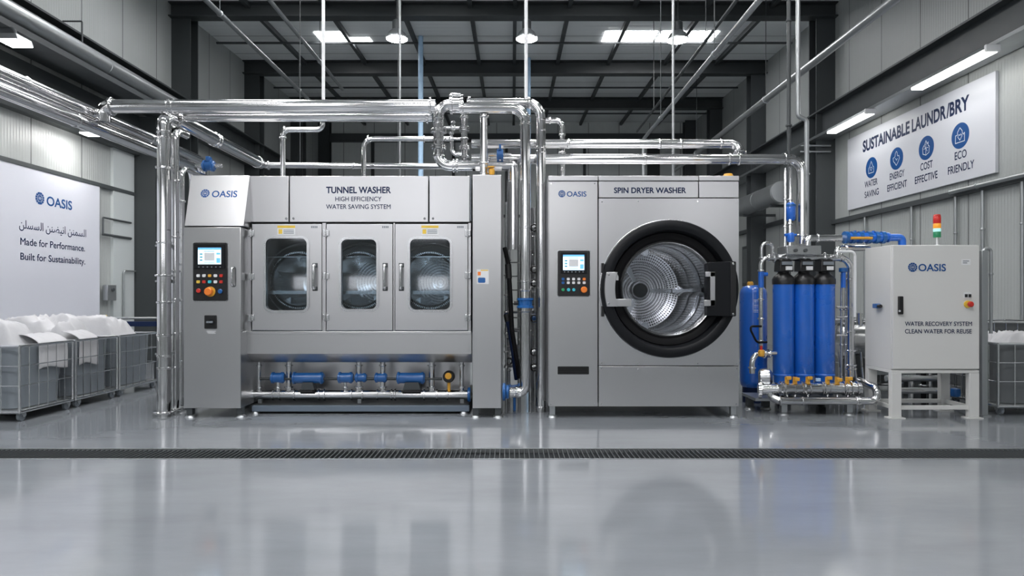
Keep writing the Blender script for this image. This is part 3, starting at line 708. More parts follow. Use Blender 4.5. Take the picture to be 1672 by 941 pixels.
fp = build('front_panel', MB().slab(XX(977.6, D), XX(1206.3, D), ZZ(597, D), ZZ(324.2, D), D, D + .05, (cxm - R_, cxm + R_, czm - R_, czm + R_), R_ - .001, 16), 'panel', SD)
lw = build('lower_panel', MB().box(XX(977.6, D), XX(1206.3, D), D, D + .05, ZZ(664, D), ZZ(598.4, D)), 'panel_d', SD, bevel=.003)
build('seam_backing', MB().slab(XX(896.5, D), XX(1206, D), ZZ(663, D), ZZ(289, D), D + .0505, D + .053, (cxm - R_, cxm + R_, czm - R_, czm + R_), R_ - .001, 16), 'seam', SD)
for sx, sy, par in [(982, 593, fp), (1042, 594, fp), (1139, 594, fp), (1203, 594, fp), (983, 330, fp), (1042, 329, fp), (1139, 329, fp), (1202, 329, fp), (982, 602, lw), (1042, 603, lw), (1139, 603, lw), (1203, 602, lw), (982, 660, lw), (1202, 660, lw), (900, 660, lp), (971, 660, lp), (900, 300, lp), (971, 300, lp)]:
    build('screw', MB().lathe([(.007, 0), (.006, .003), (0, .003)], P(sx, sy, D), (0, -1, 0), 10), 'pipe', par)
# door ring, glass and drum (all turned about the door axis)
c0 = Vector((cxm, D, czm)); k_ = D / F; AX = (0, 1, 0)
rg = build('door_ring', MB().lathe([(112 * k_, .002), (112.5 * k_, -.02), (111 * k_, -.055), (107 * k_, -.072), (99 * k_, -.072), (96 * k_, -.06), (94.5 * k_, -.02), (93 * k_, .055), (97 * k_, .06)], c0, AX, 96, True), 'ring', SD)
ir = build('inner_ring', MB().lathe([(93 * k_, .055), (92 * k_, .03), (84 * k_, .03), (80 * k_, .045), (78 * k_, .07), (93 * k_, .075)], c0, AX, 96, True), 'rubber', SD)
gr = build('door_rim', MB().lathe([(79.5 * k_, .065), (79 * k_, .035), (76.5 * k_, .022), (74.5 * k_, .035), (73 * k_, .075), (72.5 * k_, .13), (79 * k_, .13)], c0, AX, 96, True), 'pipe2', SD)
build('rim_edge', MB().lathe([(113.2 * k_, .004), (113.2 * k_, -.012), (112.2 * k_, -.014), (112.0 * k_, .004)], c0, AX, 96, True), 'pipe2', SD)
build('door_glass', MB().lathe([(0, .095), (73.5 * k_, .085), (73.5 * k_, .091), (0, .101)], c0, AX, 64), 'glassd', SD)
Rd = .475; y0, y1 = .15, 1.45
dm = build('drum', MB().lathe([(72.6 * k_, .135), (Rd, .17), (Rd, y1), (Rd * .985, y1 + .03), (.30, y1 + .07), (.12, y1 + .07), (0, y1 + .09), (0, y1 + .13), (Rd + .03, y1 + .10), (Rd + .03, .14)], c0, AX, 96, True), 'perf', SD)
for yy in (.55, .62, 1.0):
    build('drum_band', MB().lathe([(Rd - .001, yy), (Rd - .014, yy + .008), (Rd - .014, yy + .03), (Rd - .001, yy + .038)], c0, AX, 96, True), 'drum', dm)
for rr in (.20, .33):
    build('drum_band', MB().lathe([(rr, y1 + .068), (rr, y1 + .055), (rr + .012, y1 + .055), (rr + .012, y1 + .068)], c0, AX, 72, True), 'drum', dm)
for t in (-.02, PI * 2 / 3 - .05, PI * 4 / 3 + .05):
    e = Vector((math.cos(t), 0, math.sin(t))); s = Vector((-math.sin(t), 0, math.cos(t)))
    b0 = c0 + Vector((0, .22, 0))
    build('lifter', MB().prism([b0 + e * (Rd - .003) + s * .07, b0 + e * (Rd - .09) + s * .018, b0 + e * (Rd - .09) - s * .018, b0 + e * (Rd - .003) - s * .07], (0, 0, 0), (0, 1.2, 0)), 'drum', dm)
    build('back_spoke', MB().prism([c0 + e * .12 + s * .022 + Vector((0, y1 + .075, 0)), c0 + e * .12 - s * .022 + Vector((0, y1 + .075, 0)), c0 + e * (Rd - .05) - s * .03 + Vector((0, y1 + .06, 0)), c0 + e * (Rd - .05) + s * .03 + Vector((0, y1 + .06, 0))], (0, 0, 0), (0, -.03, 0)), 'drum', dm)
hub = build('drum_hub', MB().lathe([(.125, y1 + .09), (.12, y1 + .01), (.105, y1 - .01), (.09, y1 - .005), (.088, y1 + .02), (0, y1 + .02), (0, y1 + .09)], c0, AX, 40, True), 'pipe2', dm)
build('hub_cap', MB().lathe([(0, y1 + .0), (.086, y1 + .002), (.086, y1 + .02), (0, y1 + .02)], c0, AX, 32), 'dark2', dm)
# silver catch plate on the left of the ring, hinge box on the right
def arcpts(r, a0, a1, y, n=10): return [c0 + Vector((r * k_ * math.cos(math.radians(a0 + (a1 - a0) * i / n)), y, r * k_ * math.sin(math.radians(a0 + (a1 - a0) * i / n)))) for i in range(n + 1)]
hp = build('catch_plate', MB().prism(arcpts(107, 165.5, 195.5, -.098) + arcpts(90, 198.5, 162.5, -.098), (0, 0, 0), (0, .03, 0)), 'panel', SD, bevel=.004, label='silver curved catch plate')
for q in (449, 496): build('screw', MB().lathe([(.012, 0), (.010, .005), (0, .005)], P(994, q, D - .098), (0, -1, 0), 14), 'pipe', hp)
build('catch_tab', MB().box(XX(1003.5, D - .09), XX(1031, D - .09), D - .09, D - .065, ZZ(500.5, D - .09), ZZ(488.5, D - .09)), 'panel', hp, bevel=.003)
build('catch_clip', MB().box(XX(981.5, D), XX(986, D), D - .03, D, ZZ(446, D), ZZ(430, D)), 'black', SD, bevel=.003); build('catch_clip', MB().box(XX(981.5, D), XX(986, D), D - .03, D, ZZ(517, D), ZZ(500, D)), 'black', SD, bevel=.003)
build('warning_drop', MB().prism([P(1006, 458, D + .028), P(1010, 458, D + .028), P(1010, 452, D + .028), P(1008, 447, D + .028), P(1006, 452, D + .028)], (0, 0, 0), (0, .003, 0)), 'white', SD)
hx = build('hinge_box', MB().prism([P(1155, 430, D - .11), P(1155, 516, D - .11), P(1201.5, 517, D - .11), P(1201.5, 427, D - .11), P(1160, 428, D - .11)], (0, 0, 0), (0, .11, 0)), 'ring', SD, bevel=.006)
build('hinge_cover', MB().box(XX(1193, D - .12), XX(1202, D - .12), D - .122, D - .108, ZZ(516, D - .12), ZZ(428, D - .12)), 'black', hx, bevel=.003)
for q in (431, 513): build('bolt', MB().lathe([(.011, 0), (.011, .006), (.006, .010), (0, .010)], P(1197, q, D - .122), (0, -1, 0), 10), 'pipe', hx)
hb_ = build('hinge_bracket', MB().box(XX(1150, D - .13), XX(1168, D - .13), D - .128, D - .112, ZZ(500, D - .13), ZZ(490, D - .13)), 'panel', hx, bevel=.003, label='silver hinge bracket')
for a, b, c, d in ((1160, 1168, 444, 500), (1152, 1168, 444, 452)): build('bracket_plate', MB().box(XX(a, D - .13), XX(b, D - .13), D - .128, D - .110, ZZ(d, D - .13), ZZ(c, D - .13)), 'panel', hb_, bevel=.003)
control_panel(lp, D, 910.5, 963, 409.5, 484, (919, 953.5, 416.5, 441.5), (915, 958, 412.5, 447),
    [(919 + 8.6 * i, yy, 2.3, m) for yy, ms in ((456, ('blue', 'white', 'white', 'white', 'orange')), (462, ('blue', 'white', 'white', 'white', 'white'))) for i, m in enumerate(ms)],
    [(919, 473.5, 2.6, 'green', .014), (928, 473.5, 2.8, 'cyan', .014), (936.5, 473.5, 2.6, 'cyan', .014), (952.8, 473.5, 5.2, 'orange', .045)], '')
vt = build('vent', MB().rframe(XX(910.5, D), XX(961.5, D), ZZ(611.5, D), ZZ(598.5, D), D - .008, D + .01, .006, .012), 'black', lp)
build('vent_louvre', MB().box(XX(912, D), XX(960, D), D - .002, D + .005, ZZ(610, D), ZZ(600, D)), 'seam', vt)
for q in range(3): build('vent_slat', MB().box(XX(912, D), XX(960, D), D - .007, D - .002, ZZ(602.2 + 3 * q, D), ZZ(601 + 3 * q, D)), 'black', vt)
for px, D_ in ((902, FR + .03), (1198, FR + .03), (902, 8.2), (1198, 8.2)): foot(SD, px, D_, ZZ(664, FR), .055, 'galv', .055)
build('vent_stack', MB().lathe([(0, 0), (.05, 0), (.05, .03), (.04, .05), (0, .05)], Vector((XX(1190, 6.6), 6.62, ZZ(288, FR) - .004)), ZU, 20), 'brass', SD)
# ================================================================ PIPEWORK
def px_r(r, D): return r * D / F
S = Vector
# long twin pipes on the left, running along the hall
XP = -4.25
pipe('long polished pipe along the left wall side, upper of the stacked pair', [(XP, .8, 3.057), (XP, 9.0, 3.057), (XP, 9.0, 2.2)], .066, .16, fl=[(0, .35, 1.08), (0, .60, 1.08), (0, .84, 1.08)], fname='pipe_joint')
pipe('long polished pipe along the left wall side, lower of the stacked pair', [(XP + .02, .8, 2.915), (XP + .02, 8.75, 2.915), (XP + .02, 8.75, 2.2)], .066, .16, fl=[(0, .4, 1.08), (0, .7, 1.08)], fname='pipe_joint')
# big stacked headers above the tunnel washer
D = 6.6
hA = pipe('thick polished header pipe above the tunnel washer, front one of the stacked pair', [P(169, 200, D), P(169, 174, D), P(711, 174, D)], px_r(11, D), .13, fl=[(1, .025), (1, .195, 1.1), (1, .21, 1.1), (1, .985, 1.3)])
D = 6.9
hB = pipe('polished header pipe tucked below and behind the front header', [P(303, 190, D), P(706, 190, D)], px_r(9, D), 0, fl=[(0, .98, 1.35)])
d0 = P(285, 193, 6.9)
pipe('polished pipe slanting back from the left riser pair to the rear header', [d0 + S((.0, -.05, 0)), S((d0.x, 9.25, d0.z))], .078, 0, fl=[(0, .03, 1.15), (0, .4, 1.12), (0, .43, 1.12), (0, .95, 1.12)], fname='clamp_ring')
pipe('thin polished rear header pipe low behind the top of the tunnel washer', [P(433, 270, 9.3), P(722, 272, 9.3)], px_r(4.8, 9.3), 0, fl=[(0, .02, 1.5), (0, .5, 1.3)])
for q in (490, 650): build('hanger', MB().cyl(P(q, 268, 9.3), (XX(q, 9.3), 9.3, roofz(9.3)), .006, 6), 'dark2', bpy.data.objects['steel_pipe.005'])
# riser pair beside the washer
D = 6.63
r1 = P(268, 0, D).x
pipe('thick polished floor-standing riser pipe left of the tunnel washer', [(r1, D, .0), (r1, D, ZZ(192, D)), (r1 + .0, D + .16, ZZ(192, D))], px_r(10.5, D), .12, fl=[(0, .012, 1.6), (0, .16, 1.12), (0, .20, 1.12), (0, .27, 1.12), (0, .38, 1.12), (0, .47, 1.3), (0, .58, 1.12), (0, .83, 1.2), (0, .93, 1.1), (0, .95, 1.1)])
D = 6.82
r2 = P(286, 0, D).x
rb = pipe('slimmer polished riser pipe close behind the thick left riser', [(r2, D, .0), (r2, D, ZZ(213, D)), (r2 + .01, D + .22, ZZ(213, D))], px_r(6.2, D), .10, fl=[(0, .012, 1.7), (0, .16, 1.15), (0, .28, 1.15), (0, .40, 1.15), (0, .50, 1.3), (0, .62, 1.15), (0, .82, 1.3)])
D = 7.0
r3 = P(297, 0, D).x
pipe('thin bent pipe rising between the riser pair and the washer column', [(r3, D, .0), (r3, D, ZZ(274, D)), (r3, D + 1.1, ZZ(274, D))], px_r(4.2, D), .10, fl=[(0, .01, 1.8), (0, .2, 1.4), (0, .45, 1.4), (0, .6, 1.4), (0, .86, 1.4)])
for z in (.62, 1.36, 1.72, 2.52):
    b = thing('pipe_clamp', 'bracket clamp bar tying the left riser pipes together at ' + {.62: 'knee', 1.36: 'chest', 1.72: 'head', 2.52: 'ceiling pipe'}[z] + ' height', 'clamp', (r1, 6.63, z), 'clamp bars on the left risers')
    build('clamp_bar', MB().box(r1 - .09, r3 + .05, 6.715, 6.735, z - .018, z + .018), 'galv', b, bevel=.003)
    build('clamp_lug', MB().cyl((r1 - .10, 6.66, z), (r1 - .085, 6.735, z), .012, 10), 'pipe2', b)
# blue pump lying on the pipes behind the head
def pump_small(c, l, r, label):
    t = thing('inline_pump', label, 'pump', c)
    m = build('pump_body', MB().lathe([(0, 0), (r * .8, 0), (r, .01), (r, l - .01), (r * .8, l), (0, l)], c, XR, 24), 'blue', t)
    for q in (.2, .8): build('pump_flange', MB().lathe([(0, -.01), (r * 1.2, -.01), (r * 1.2, .01), (0, .01)], S(c) + S((l * q, 0, 0)), XR, 24), 'blue', t)
    build('terminal_box', MB().box(c[0] + l * .35, c[0] + l * .65, c[1] - .04, c[1] + .04, c[2] + r * .8, c[2] + r + .05), 'blue', t, bevel=.005)
    build('pump_stub', MB().cyl(S(c) - S((.08, 0, 0)), S(c) + S((l + .08, 0, 0)), r * .45, 14), 'pipe', t); return t
pump_small(P(331, 271, 7.6), .14, .055, 'small blue inline pump above the sloped head of the tunnel washer')
# right hand pipe portal between the machines
D = 6.85
pipe('polished portal pipe between the machines, taller and further back', [P(763, 168, D), P(883, 168, D), (XX(883, D), D, 0)], px_r(8.0, D), .16, fl=[(0, .03, 1.3), (0, .84, 1.15), (1, .055, 1.04), (1, .09, 1.04), (1, .145, 1.1), (1, .16, 1.1), (1, .6, 1.1), (1, .985, 1.1)])
D = 6.62
ip = pipe('polished portal pipe between the machines, curving low into the washer end column', [P(750, 177, D), P(857.5, 177, D), P(857.5, 641, D), P(832.5, 641, D)], px_r(8.6, D), .14, fl=[(0, .05, 1.3), (1, .03, 1.12), (1, .055, 1.12), (1, .42, 1.12), (1, .61, 1.25), (1, .64, 1.25), (1, .72, 1.12), (2, .55, 1.15)])
build('blue_coupling', MB().lathe([(0, -.05), (.085, -.05), (.085, -.03), (.072, -.025), (.072, .025), (.085, .03), (.085, .05), (0, .05)], P(857.5, 495, D), ZU, 28), 'blue', ip)
build('coupling_knob', MB().cyl(P(846, 495, D), P(839, 495, D), .022, 14), 'black', ip)
D = 6.80
cl = pipe('polished C shaped loop pipe standing above the tunnel washer top', [P(757, 171, D), P(716, 171, D), P(716, 271, D), P(829, 271, D), P(838, 271, D), P(838, 408, D)], px_r(8.5, D), .12, fl=[(0, .2, 1.2), (1, .22, 1.1), (1, .30, 1.1), (1, .42, 1.55), (1, .45, 1.55), (1, .58, 1.25), (1, .68, 1.5), (1, .72, 1.5), (1, .84, 1.25), (2, .22, 1.3), (2, .27, 1.3), (2, .72, 1.35)])
cc_ = thing('pipe_coupling', 'bolted coupling with a lifting handle joining the portal pipe and C loop', 'coupling', P(747, 171, 6.80))
build('sleeve', MB().lathe([(.090, 0), (.10, 0), (.10, .025), (.088, .03), (.088, .11), (.10, .115), (.10, .14), (.090, .14)], P(735, 171, 6.80), XR, 28, True), 'pipe', cc_)
build('lifting_handle', MB().tube([P(736, 158, 6.8), P(736, 153, 6.8), P(751, 153, 6.8), P(751, 158, 6.8)], .010, .02, 10), 'pipe', cc_)
for q in (738, 742, 746, 750): build('bolt', MB().cyl(P(q, 157.5, 6.8), P(q, 155, 6.8), .008, 8), 'pipe2', cc_)
D = 6.92
vc = pipe('slim polished valve column beside the C loop above the washer', [P(758, 184, D), P(758, 262, D)], px_r(5.2, D), 0, fl=[(0, .1, 1.3), (0, .32, 1.7), (0, .36, 1.7), (0, .55, 1.4), (0, .72, 1.7), (0, .76, 1.7), (0, .93, 1.6)])
for py, kx in ((209, 740), (227, 737)):
    cb = build('cross_pipe', MB().cyl(P(724, py, D), P(754, py, D), .014, 12), 'pipe', vc)
    build('valve_body', MB().lathe([(0, -.03), (.03, -.02), (.036, 0), (.03, .02), (0, .03)], P(kx, py, D), XR, 18), 'pipe', cb)
    build('valve_stem', MB().cyl(P(kx, py, D), P(kx, py - 8, D), .010, 10), 'pipe', cb)
    build('hand_knob', MB().lathe([(0, 0), (.022, 0), (.026, .012), (.02, .026), (0, .03)], P(kx, py - 7, D), ZU, 16), 'pipe2', cb)
build('bypass_bend', MB().tube([P(738, 232, D), P(738, 252, D), P(754, 252, D)], .022, .06, 14), 'pipe', vc)
pp = pipe('upright polished post pipe linking the portal pipe to the washer roof', [P(790, 187, 6.64), P(790, 287, 6.68)], px_r(6.3, 6.7), 0, fl=[(0, .04, 1.2), (0, .80, 1.25), (0, .97, 1.3)])
# blue and brass valves on the cross header
D = 7.2
pump_small(P(811, 253, 6.8), .07, .05, 'small blue valve actuator on the header above the washer end column')
bv = thing('brass_valve', 'small brass valve on top of the washer beside the post pipe', 'valve', P(801, 281, 6.7))
build('valve_body', MB().lathe([(0, 0), (.025, 0), (.03, .02), (.03, .05), (.02, .065), (0, .065)], P(803, 285.5, 6.64), ZU, 16), 'brass', bv)
build('valve_handle', MB().box(XX(797, 6.7), XX(806, 6.7), 6.60, 6.68, ZZ(276, 6.7), ZZ(274.5, 6.7)), 'brass', bv)
# long cross headers to the right
h2 = pipe('long polished header pipe running over the spin dryer to the filter skid, lower of two', [P(770, 260, D), P(1309, 260, D), P(1309, 399, D)], px_r(8.2, D), .15, fl=[(0, .055, 1.25), (0, .2, 1.2), (0, .52, 1.12), (0, .525, 1.12), (0, .78, 1.25), (0, .81, 1.25), (0, .95, 1.12), (1, .9, 1.2)])
D2 = 7.42
h1 = pipe('long polished header pipe over the spin dryer, upper of two, ending in a down bend', [P(770, 235, D2), P(1208, 235, D2), P(1208, 262, 7.30)], px_r(7.4, D2), .10, fl=[(0, .05, 1.3), (0, .36, 1.1), (0, .70, 1.12), (0, .78, 1.1), (0, .93, 1.12), (1, .6, 1.4)], fh=.03)
pipe('thin pale pipe bending down behind the washer roof, left of the C loop', [P(594, 627.9, 9.0), P(594, 227, 9.0), P(735, 227, 9.0)], px_r(4.0, 9.0), .12, fl=[(1, .05, 1.4), (1, .7, 1.4)])
pipe('small polished bypass pipe with a square bend beside the tall portal pipe', [P(889, 197, 7.58), P(918, 197, 7.58), P(918, 315, 7.58)], px_r(4.4, 7.58), .08, fl=[(0, .3, 1.3), (1, .2, 1.3), (1, .45, 1.5), (1, .9, 1.5)])
pipe('small stepped drain pipe dropping from the headers to the washer roof', [P(527, 190, 7.25), P(527, 212, 7.25), P(462, 212, 7.25), P(462, 301, 7.25)], px_r(4.2, 7.25), .07, fl=[(0, .3, 1.5), (1, .95, 1.4), (2, .15, 1.4)])
# hanging rods and droppers
def rod(label, px, D, y1, r, mat='galv', y0=None, group=None, name='hanger_rod', cat='rod'):
    z1 = ZZ(y1, D); z0 = roofz(D) - .012 if y0 is None else ZZ(y0, D)
    o = pipe(label, [(XX(px, D), D, z0), (XX(px, D), D, z1)], px_r(r, D), 0, mat, [(0, .5, 1.25)], name, cat, 12, group, fname='sleeve'); return o
rod('white hanging dropper pipe above the tunnel washer lettering, meeting the header', 528, 7.0, 182, 2.8, 'white', name='dropper_pipe', cat='pipe')
rod('thin grey hanger rod right of the white dropper, going behind the headers', 653, 9.45, 628, 1.6, 'galv')
rod('pale blue dropper pipe behind the headers near the C loop', 687, 15.0, 570.7, 4.2, 'bluepipe', name='dropper_pipe', cat='pipe')
rod('white hanging dropper pipe over the portal pipes', 859, 6.85, 160.3, 2.8, 'white', name='dropper_pipe', cat='pipe')
rod('pale blue dropper pipe close beside the white dropper over the portal pipes', 863, 16.5, 562.9, 3.6, 'bluepipe', name='dropper_pipe', cat='pipe')
rod('grey hanger rod passing the high bay lamp to the spin dryer roof', 1099, 7.8, 288, 2.2, 'galv')
# overhead conduits along the hall
def conduit(label, X, z, y0, y1, r, drop=None, mat='galv', n=4):
    pts = [(X, y0, z), (X, y1, z)] + ([(X, y1, drop)] if drop else [])
    o = pipe(label, pts, r, .08, mat, [(0, (i + .5) / n, 1.25) for i in range(n)], 'conduit', 'conduit', 12, fname='sleeve')
    for i in range(n):
        y = y0 + (y1 - y0) * (i + .5) / n
        build('hanger', MB().cyl((X, y, z + r * .8), (X, y, roofz(y)), .007, 6), 'dark2', o)
    return o
conduit('thin overhead conduit running away above the spin dryer with a drop at its end', 2.5, 4.2, .8, 12.5, .032, 2.3)
conduit('thick overhead conduit running along the right wall, brightest overhead pipe there', 4.95, 5.05, .8, 20.0, .062)
conduit('overhead conduit running along the left wall columns under the roof', -5.0, 6.05, .8, 17.5, .045)
conduit('thin overhead conduit over the tunnel washer, right of the left wall conduit', -4.0, 6.10, .8, 15.5, .036)
conduit('second thin overhead conduit beside the one above the spin dryer', 2.95, 5.1, .8, 15.5, .024, mat='dark2')
# galvanised duct along the left crane beam
du = pipe('large grey round duct slung along the left crane beam', [(-6.22, -1.5, 4.735), (-6.22, 12.9, 4.735)], .13, 0, 'galv', [(0, .3, 1.04), (0, .5, 1.04), (0, .62, 1.04), (0, .8, 1.04)], 'air_duct', 'duct', 24, fname='duct_band')
for y in (4.5, 9.5): build('duct_strap', MB().tube([(-6.22, y, 4.87), (-6.22, y, 5.19), (-6.5, y, 5.19)], .012, .02, 8), 'dark2', du)
build('cable_tray', MB().box(-6.43, -6.10, -1.5, 13, 4.48, 4.56), 'dark2', du)
# duct on the right wall behind the dryer
ad = pipe('grey round air duct along the right wall behind the spin dryer', [(5.80, 14.1, 3.46), (5.80, 16.6, 3.46)], .23, 0, 'galv', [(0, .02, 1.03), (0, .5, 1.03)], 'air_duct', 'duct', 28, fname='duct_band')
for y in (14.5, 16.2): build('wall_mount', MB().box(5.7, 6.495, y - .03, y + .03, 3.18, 3.24), 'dark2', ad)
# conduits by the right column
pipe('grey dropper conduit with a small jog beside the right steel column', [(XX(1303, 8.4), 8.4, roofz(8.4)), (XX(1303, 8.4), 8.4, ZZ(190, 8.4)), (XX(1317, 8.4), 8.4, ZZ(196, 8.4)), (XX(1317, 8.4), 8.4, 0)], px_r(3.6, 8.4), .05, 'galv', [(0, .4, 1.3), (2, .2, 1.4), (2, .7, 1.4)], 'conduit', 'conduit', 12, fname='sleeve')
pipe('dark standing post conduit just left of the jogged conduit', [(XX(1288, 8.7), 8.7, roofz(8.7)), (XX(1288, 8.7), 8.7, 0)], px_r(3.2, 8.7), 0, 'dark2', [(0, .3, 1.4), (0, .5, 1.6), (0, .56, 1.6)], 'conduit', 'conduit', 12, fname='sleeve')
for i, (z, l) in enumerate(((3.42, 'upper'), (3.30, 'lower'))):
    pipe('thin bare conduit on the right steel column beside the white sign, %s one' % l, [(5.75, 13.1, z + .8), (6.36, 13.1, z + .8)], .018, 0, 'galv', [(0, .3, 1.5)], 'conduit', 'conduit', 10, fname='sleeve')
# conduits on the right wall under the sign
for i, (y, z0, l) in enumerate(((12.0, 0, 'nearest the dark steel column'), (10.6, 0, 'under the middle of the sign'), (9.55, 0, 'second from the near end of the sign'), (9.0, 0, 'under the near end of the sign'), (8.3, 0, 'just past the near end of the sign'))):
    pipe('upright wall conduit on the right wall, ' + l, [(XRW - .05, y, z0), (XRW - .05, y, 2.66)], .022, 0, 'galv', [(0, .3, 1.4), (0, .8, 1.4)], 'conduit', 'conduit', 10, 'right wall conduits', fname='sleeve')
pipe('level wall pipe on the right wall running forward below the sign', [(XRW - .13, 9.55, 2.72), (XRW - .13, 4.0, 2.72)], .03, 0, 'galv', [(0, .1, 1.3), (0, .5, 1.3)], 'conduit', 'conduit', 12, fname='sleeve')
for o in [o for o in bpy.data.objects if o.name.startswith('conduit') and ('on the right steel column' in o.get('label', '') or 'level wall pipe' in o.get('label', ''))]:
    b = W[o.name]; lo = 'level' in o['label']
    build('wall_mount', MB().box(*((6.36, XRW - .005, 9.3, 9.34, 2.70, 2.74) if lo else (5.95, 5.99, 13.10, 13.19, b.z - .012, b.z + .012))), 'galv', o)
# odds on the left wall
wb = thing('wall_box', 'small grey electrical box on the left wall beyond the white banner', 'electrical box', (XL + .06, 11.05, 1.27))
build('box_body', MB().box(XL + .052, XL + .14, 10.9, 11.14, 1.14, 1.40), 'galv', wb, bevel=.006)
build('box_knob', MB().cyl((XL + .13, 11.02, 1.32), (XL + .17, 11.02, 1.32), .03, 14), 'dark2', wb)
ws = thing('wall_bracket', 'open steel bracket frame on the left wall just past the banner', 'bracket', (XL + .1, 11.3, 2.3))
build('frame_bar', MB().tube([(XL + .06, 10.9, 2.22), (XL + .06, 10.9, 2.52), (XL + .06, 11.7, 2.52)], .016, .02, 8), 'dark2', ws); build('frame_bar', MB().tube([(XL + .06, 10.9, 2.24), (XL + .06, 11.7, 2.24)], .022, 0, 8), 'dark2', ws)
pipe('thin bent conduit on the pale panel of the left wall', [(XL + .08, 11.45, 0), (XL + .08, 11.45, 1.66), (XL + .08, 11.8, 1.66)], .014, .06, 'galv', [(0, .5, 1.5)], 'conduit', 'conduit', 10, fname='sleeve')
# guard rail behind the carts
gr_ = thing('guard_rail', 'low guard rail with a navy board and grey top rail behind the left carts', 'rail', (-5.8, 9.1, 0))
build('top_rail', MB().cyl((-6.8, 9.1, .905), (-4.72, 9.1, .905), .016, 12), 'galv', gr_)
build('kick_board', MB().box(-6.8, -4.72, 9.09, 9.13, .79, .88), 'blue', gr_, bevel=.004) if False else build('kick_board', MB().box(-6.8, -4.72, 9.09, 9.13, .79, .86), 'navy', gr_, bevel=.004)
for x in (-6.6, -6.05, -5.5, -4.95): build('post', MB().box(x - .03, x + .03, 9.13, 9.17, 0, .90), 'dark2', gr_, bevel=.003)
yb_ = thing('yellow_stop_button', 'small yellow push box on the navy board of the left guard rail', 'button', (XX(165, 9.0), 9.04, .88))
build('box_body', MB().box(XX(160.5, 9.0), XX(169, 9.0), 9.02, 9.085, .87, .95), 'yellow', yb_, bevel=.006); build('button', MB().cyl((XX(165, 9), 9.02, .91), (XX(165, 9), 9.0, .91), .022, 14), 'brass', yb_)

# ---------------------------------------------------------------- valve rack and hoses in the gap between the machines
vr = thing('valve_rack', 'dense rack of thin steel pipes and valves beside the spin dryer body', 'pipe rack', (XX(885, 7.6), 7.6, 0))
D = 7.7
for i, (px, r) in enumerate(((866, 3), (873, 4), (878, 3), (871, 3.5))):
    DD = 7.5 + .16 * i
    u = build('upright_pipe', MB().cyl((XX(px, DD), DD, 0), (XX(px, DD), DD, ZZ(340, DD)), px_r(r, DD), 14), 'pipe2', vr)
    for q in (380, 410, 437, 470, 500, 540, 580): flange(u, P(px, q + 7 * (i % 3), DD), ZU, px_r(r * 1.7, DD), .016)
for q in (372, 440, 462, 520, 575, 600):
    u = build('cross_pipe', MB().cyl(P(858, q, 7.6), P(881, q, 7.6), .022, 12), 'pipe', vr)
    build('valve_body', MB().lathe([(0, -.05), (.045, -.04), (.05, 0), (.045, .04), (0, .05)], P(872, q, 7.55), XR, 18), 'pipe2' if q != 520 else 'blue', u)
    build('valve_wheel', MB().lathe([(.035, -.006), (.045, 0), (.035, .006), (.028, 0)], P(872, q, 7.45), (0, -1, 0), 20, True), 'black', u)
build('rack_box', MB().box(XX(869, 7.9), XX(884, 7.9), 7.9, 8.0, ZZ(640, 7.9), ZZ(590, 7.9)), 'blue', vr, bevel=.004)
vr2 = thing('valve_stack', 'slim stack of small valves and tubes beside the washer end column', 'pipe rack', (XX(828, 7.4), 7.4, 0))
for i, px in enumerate((826.5, 831, 848)):
    DD = 7.2 + .3 * i
    u = build('upright_pipe', MB().cyl((XX(px, DD), DD, 0), (XX(px, DD), DD, ZZ((330, 392, 400)[i], DD)), px_r(1.8 + .5 * i, DD), 12), 'pipe2', vr2)
    for q in (420, 450, 482, 510, 545, 575, 600): flange(u, P(px, q + 5 * i, DD), ZU, px_r(3.6, DD), .018)
for q in (510, 538, 566, 598): build('cross_pipe', MB().cyl(P(825.5, q, 7.35), P(850, q, 7.6), .018, 10), 'pipe', vr2)
for i, q in enumerate((548, 590)): build('valve_wheel', MB().lathe([(.035, -.008), (.045, 0), (.035, .008), (.025, 0)], P(831, q, 7.2), (0, -1, 0), 18, True), 'black', vr2)
ho = build('cable_hose', MB().tube([P(824, 405, 6.95), P(830, 430, 6.9), P(833, 480, 6.85), P(836, 540, 6.8), P(844, 590, 6.8), P(848, 617, 6.86)], .024, .2, 12), 'rubber', None, P(836, 540, 6.8))
tag(ho, 'thick black hose hanging down beside the washer end column', 'hose')
build('hose_cuff', MB().tube([P(829.6, 432, 6.9), P(830.8, 455, 6.88)], .034, 0, 14), 'black', ho)
ho = build('cable_hose', MB().tube([P(826, 512, 7.05), P(832, 540, 7.0), P(838, 580, 6.95), P(841, 605, 6.98), P(843, 619, 7.05)], .022, .2, 12), 'navy', None, P(836, 580, 7))
tag(ho, 'dark blue hose curving down behind the black hose', 'hose'); build('hose_cuff', MB().tube([P(826.4, 514, 7.05), P(829, 526, 7.03)], .03, 0, 12), 'black', ho)
bp_ = pipe('short blue drain pipe low beside the washer outlet flange', [P(829, 634, 6.95), P(850, 632, 6.95)], px_r(4.5, 6.95), 0, 'blue', [(0, .2, 1.4), (0, .9, 1.4)])
build('drain_leg', MB().cyl(P(840, 634, 6.95), (XX(840, 6.95), 6.95, 0), .016, 10), 'blue', bp_)
# panel on the far wall seen through the gap
ld = thing('cable_ladder', 'upright grey cable ladder seen through the gap between the machines', 'ladder', (XX(840, 9.5), 9.5, 0))
for px in (829, 846): build('side_rail', MB().box(XX(px, 9.5) - .012, XX(px, 9.5) + .012, 9.48, 9.54, 0, 2.9), 'dark2', ld)
for i in range(13): build('rung', MB().cyl((XX(829, 9.5), 9.51, .3 + .2 * i), (XX(846, 9.5), 9.51, .3 + .2 * i), .010, 8), 'dark2', ld)

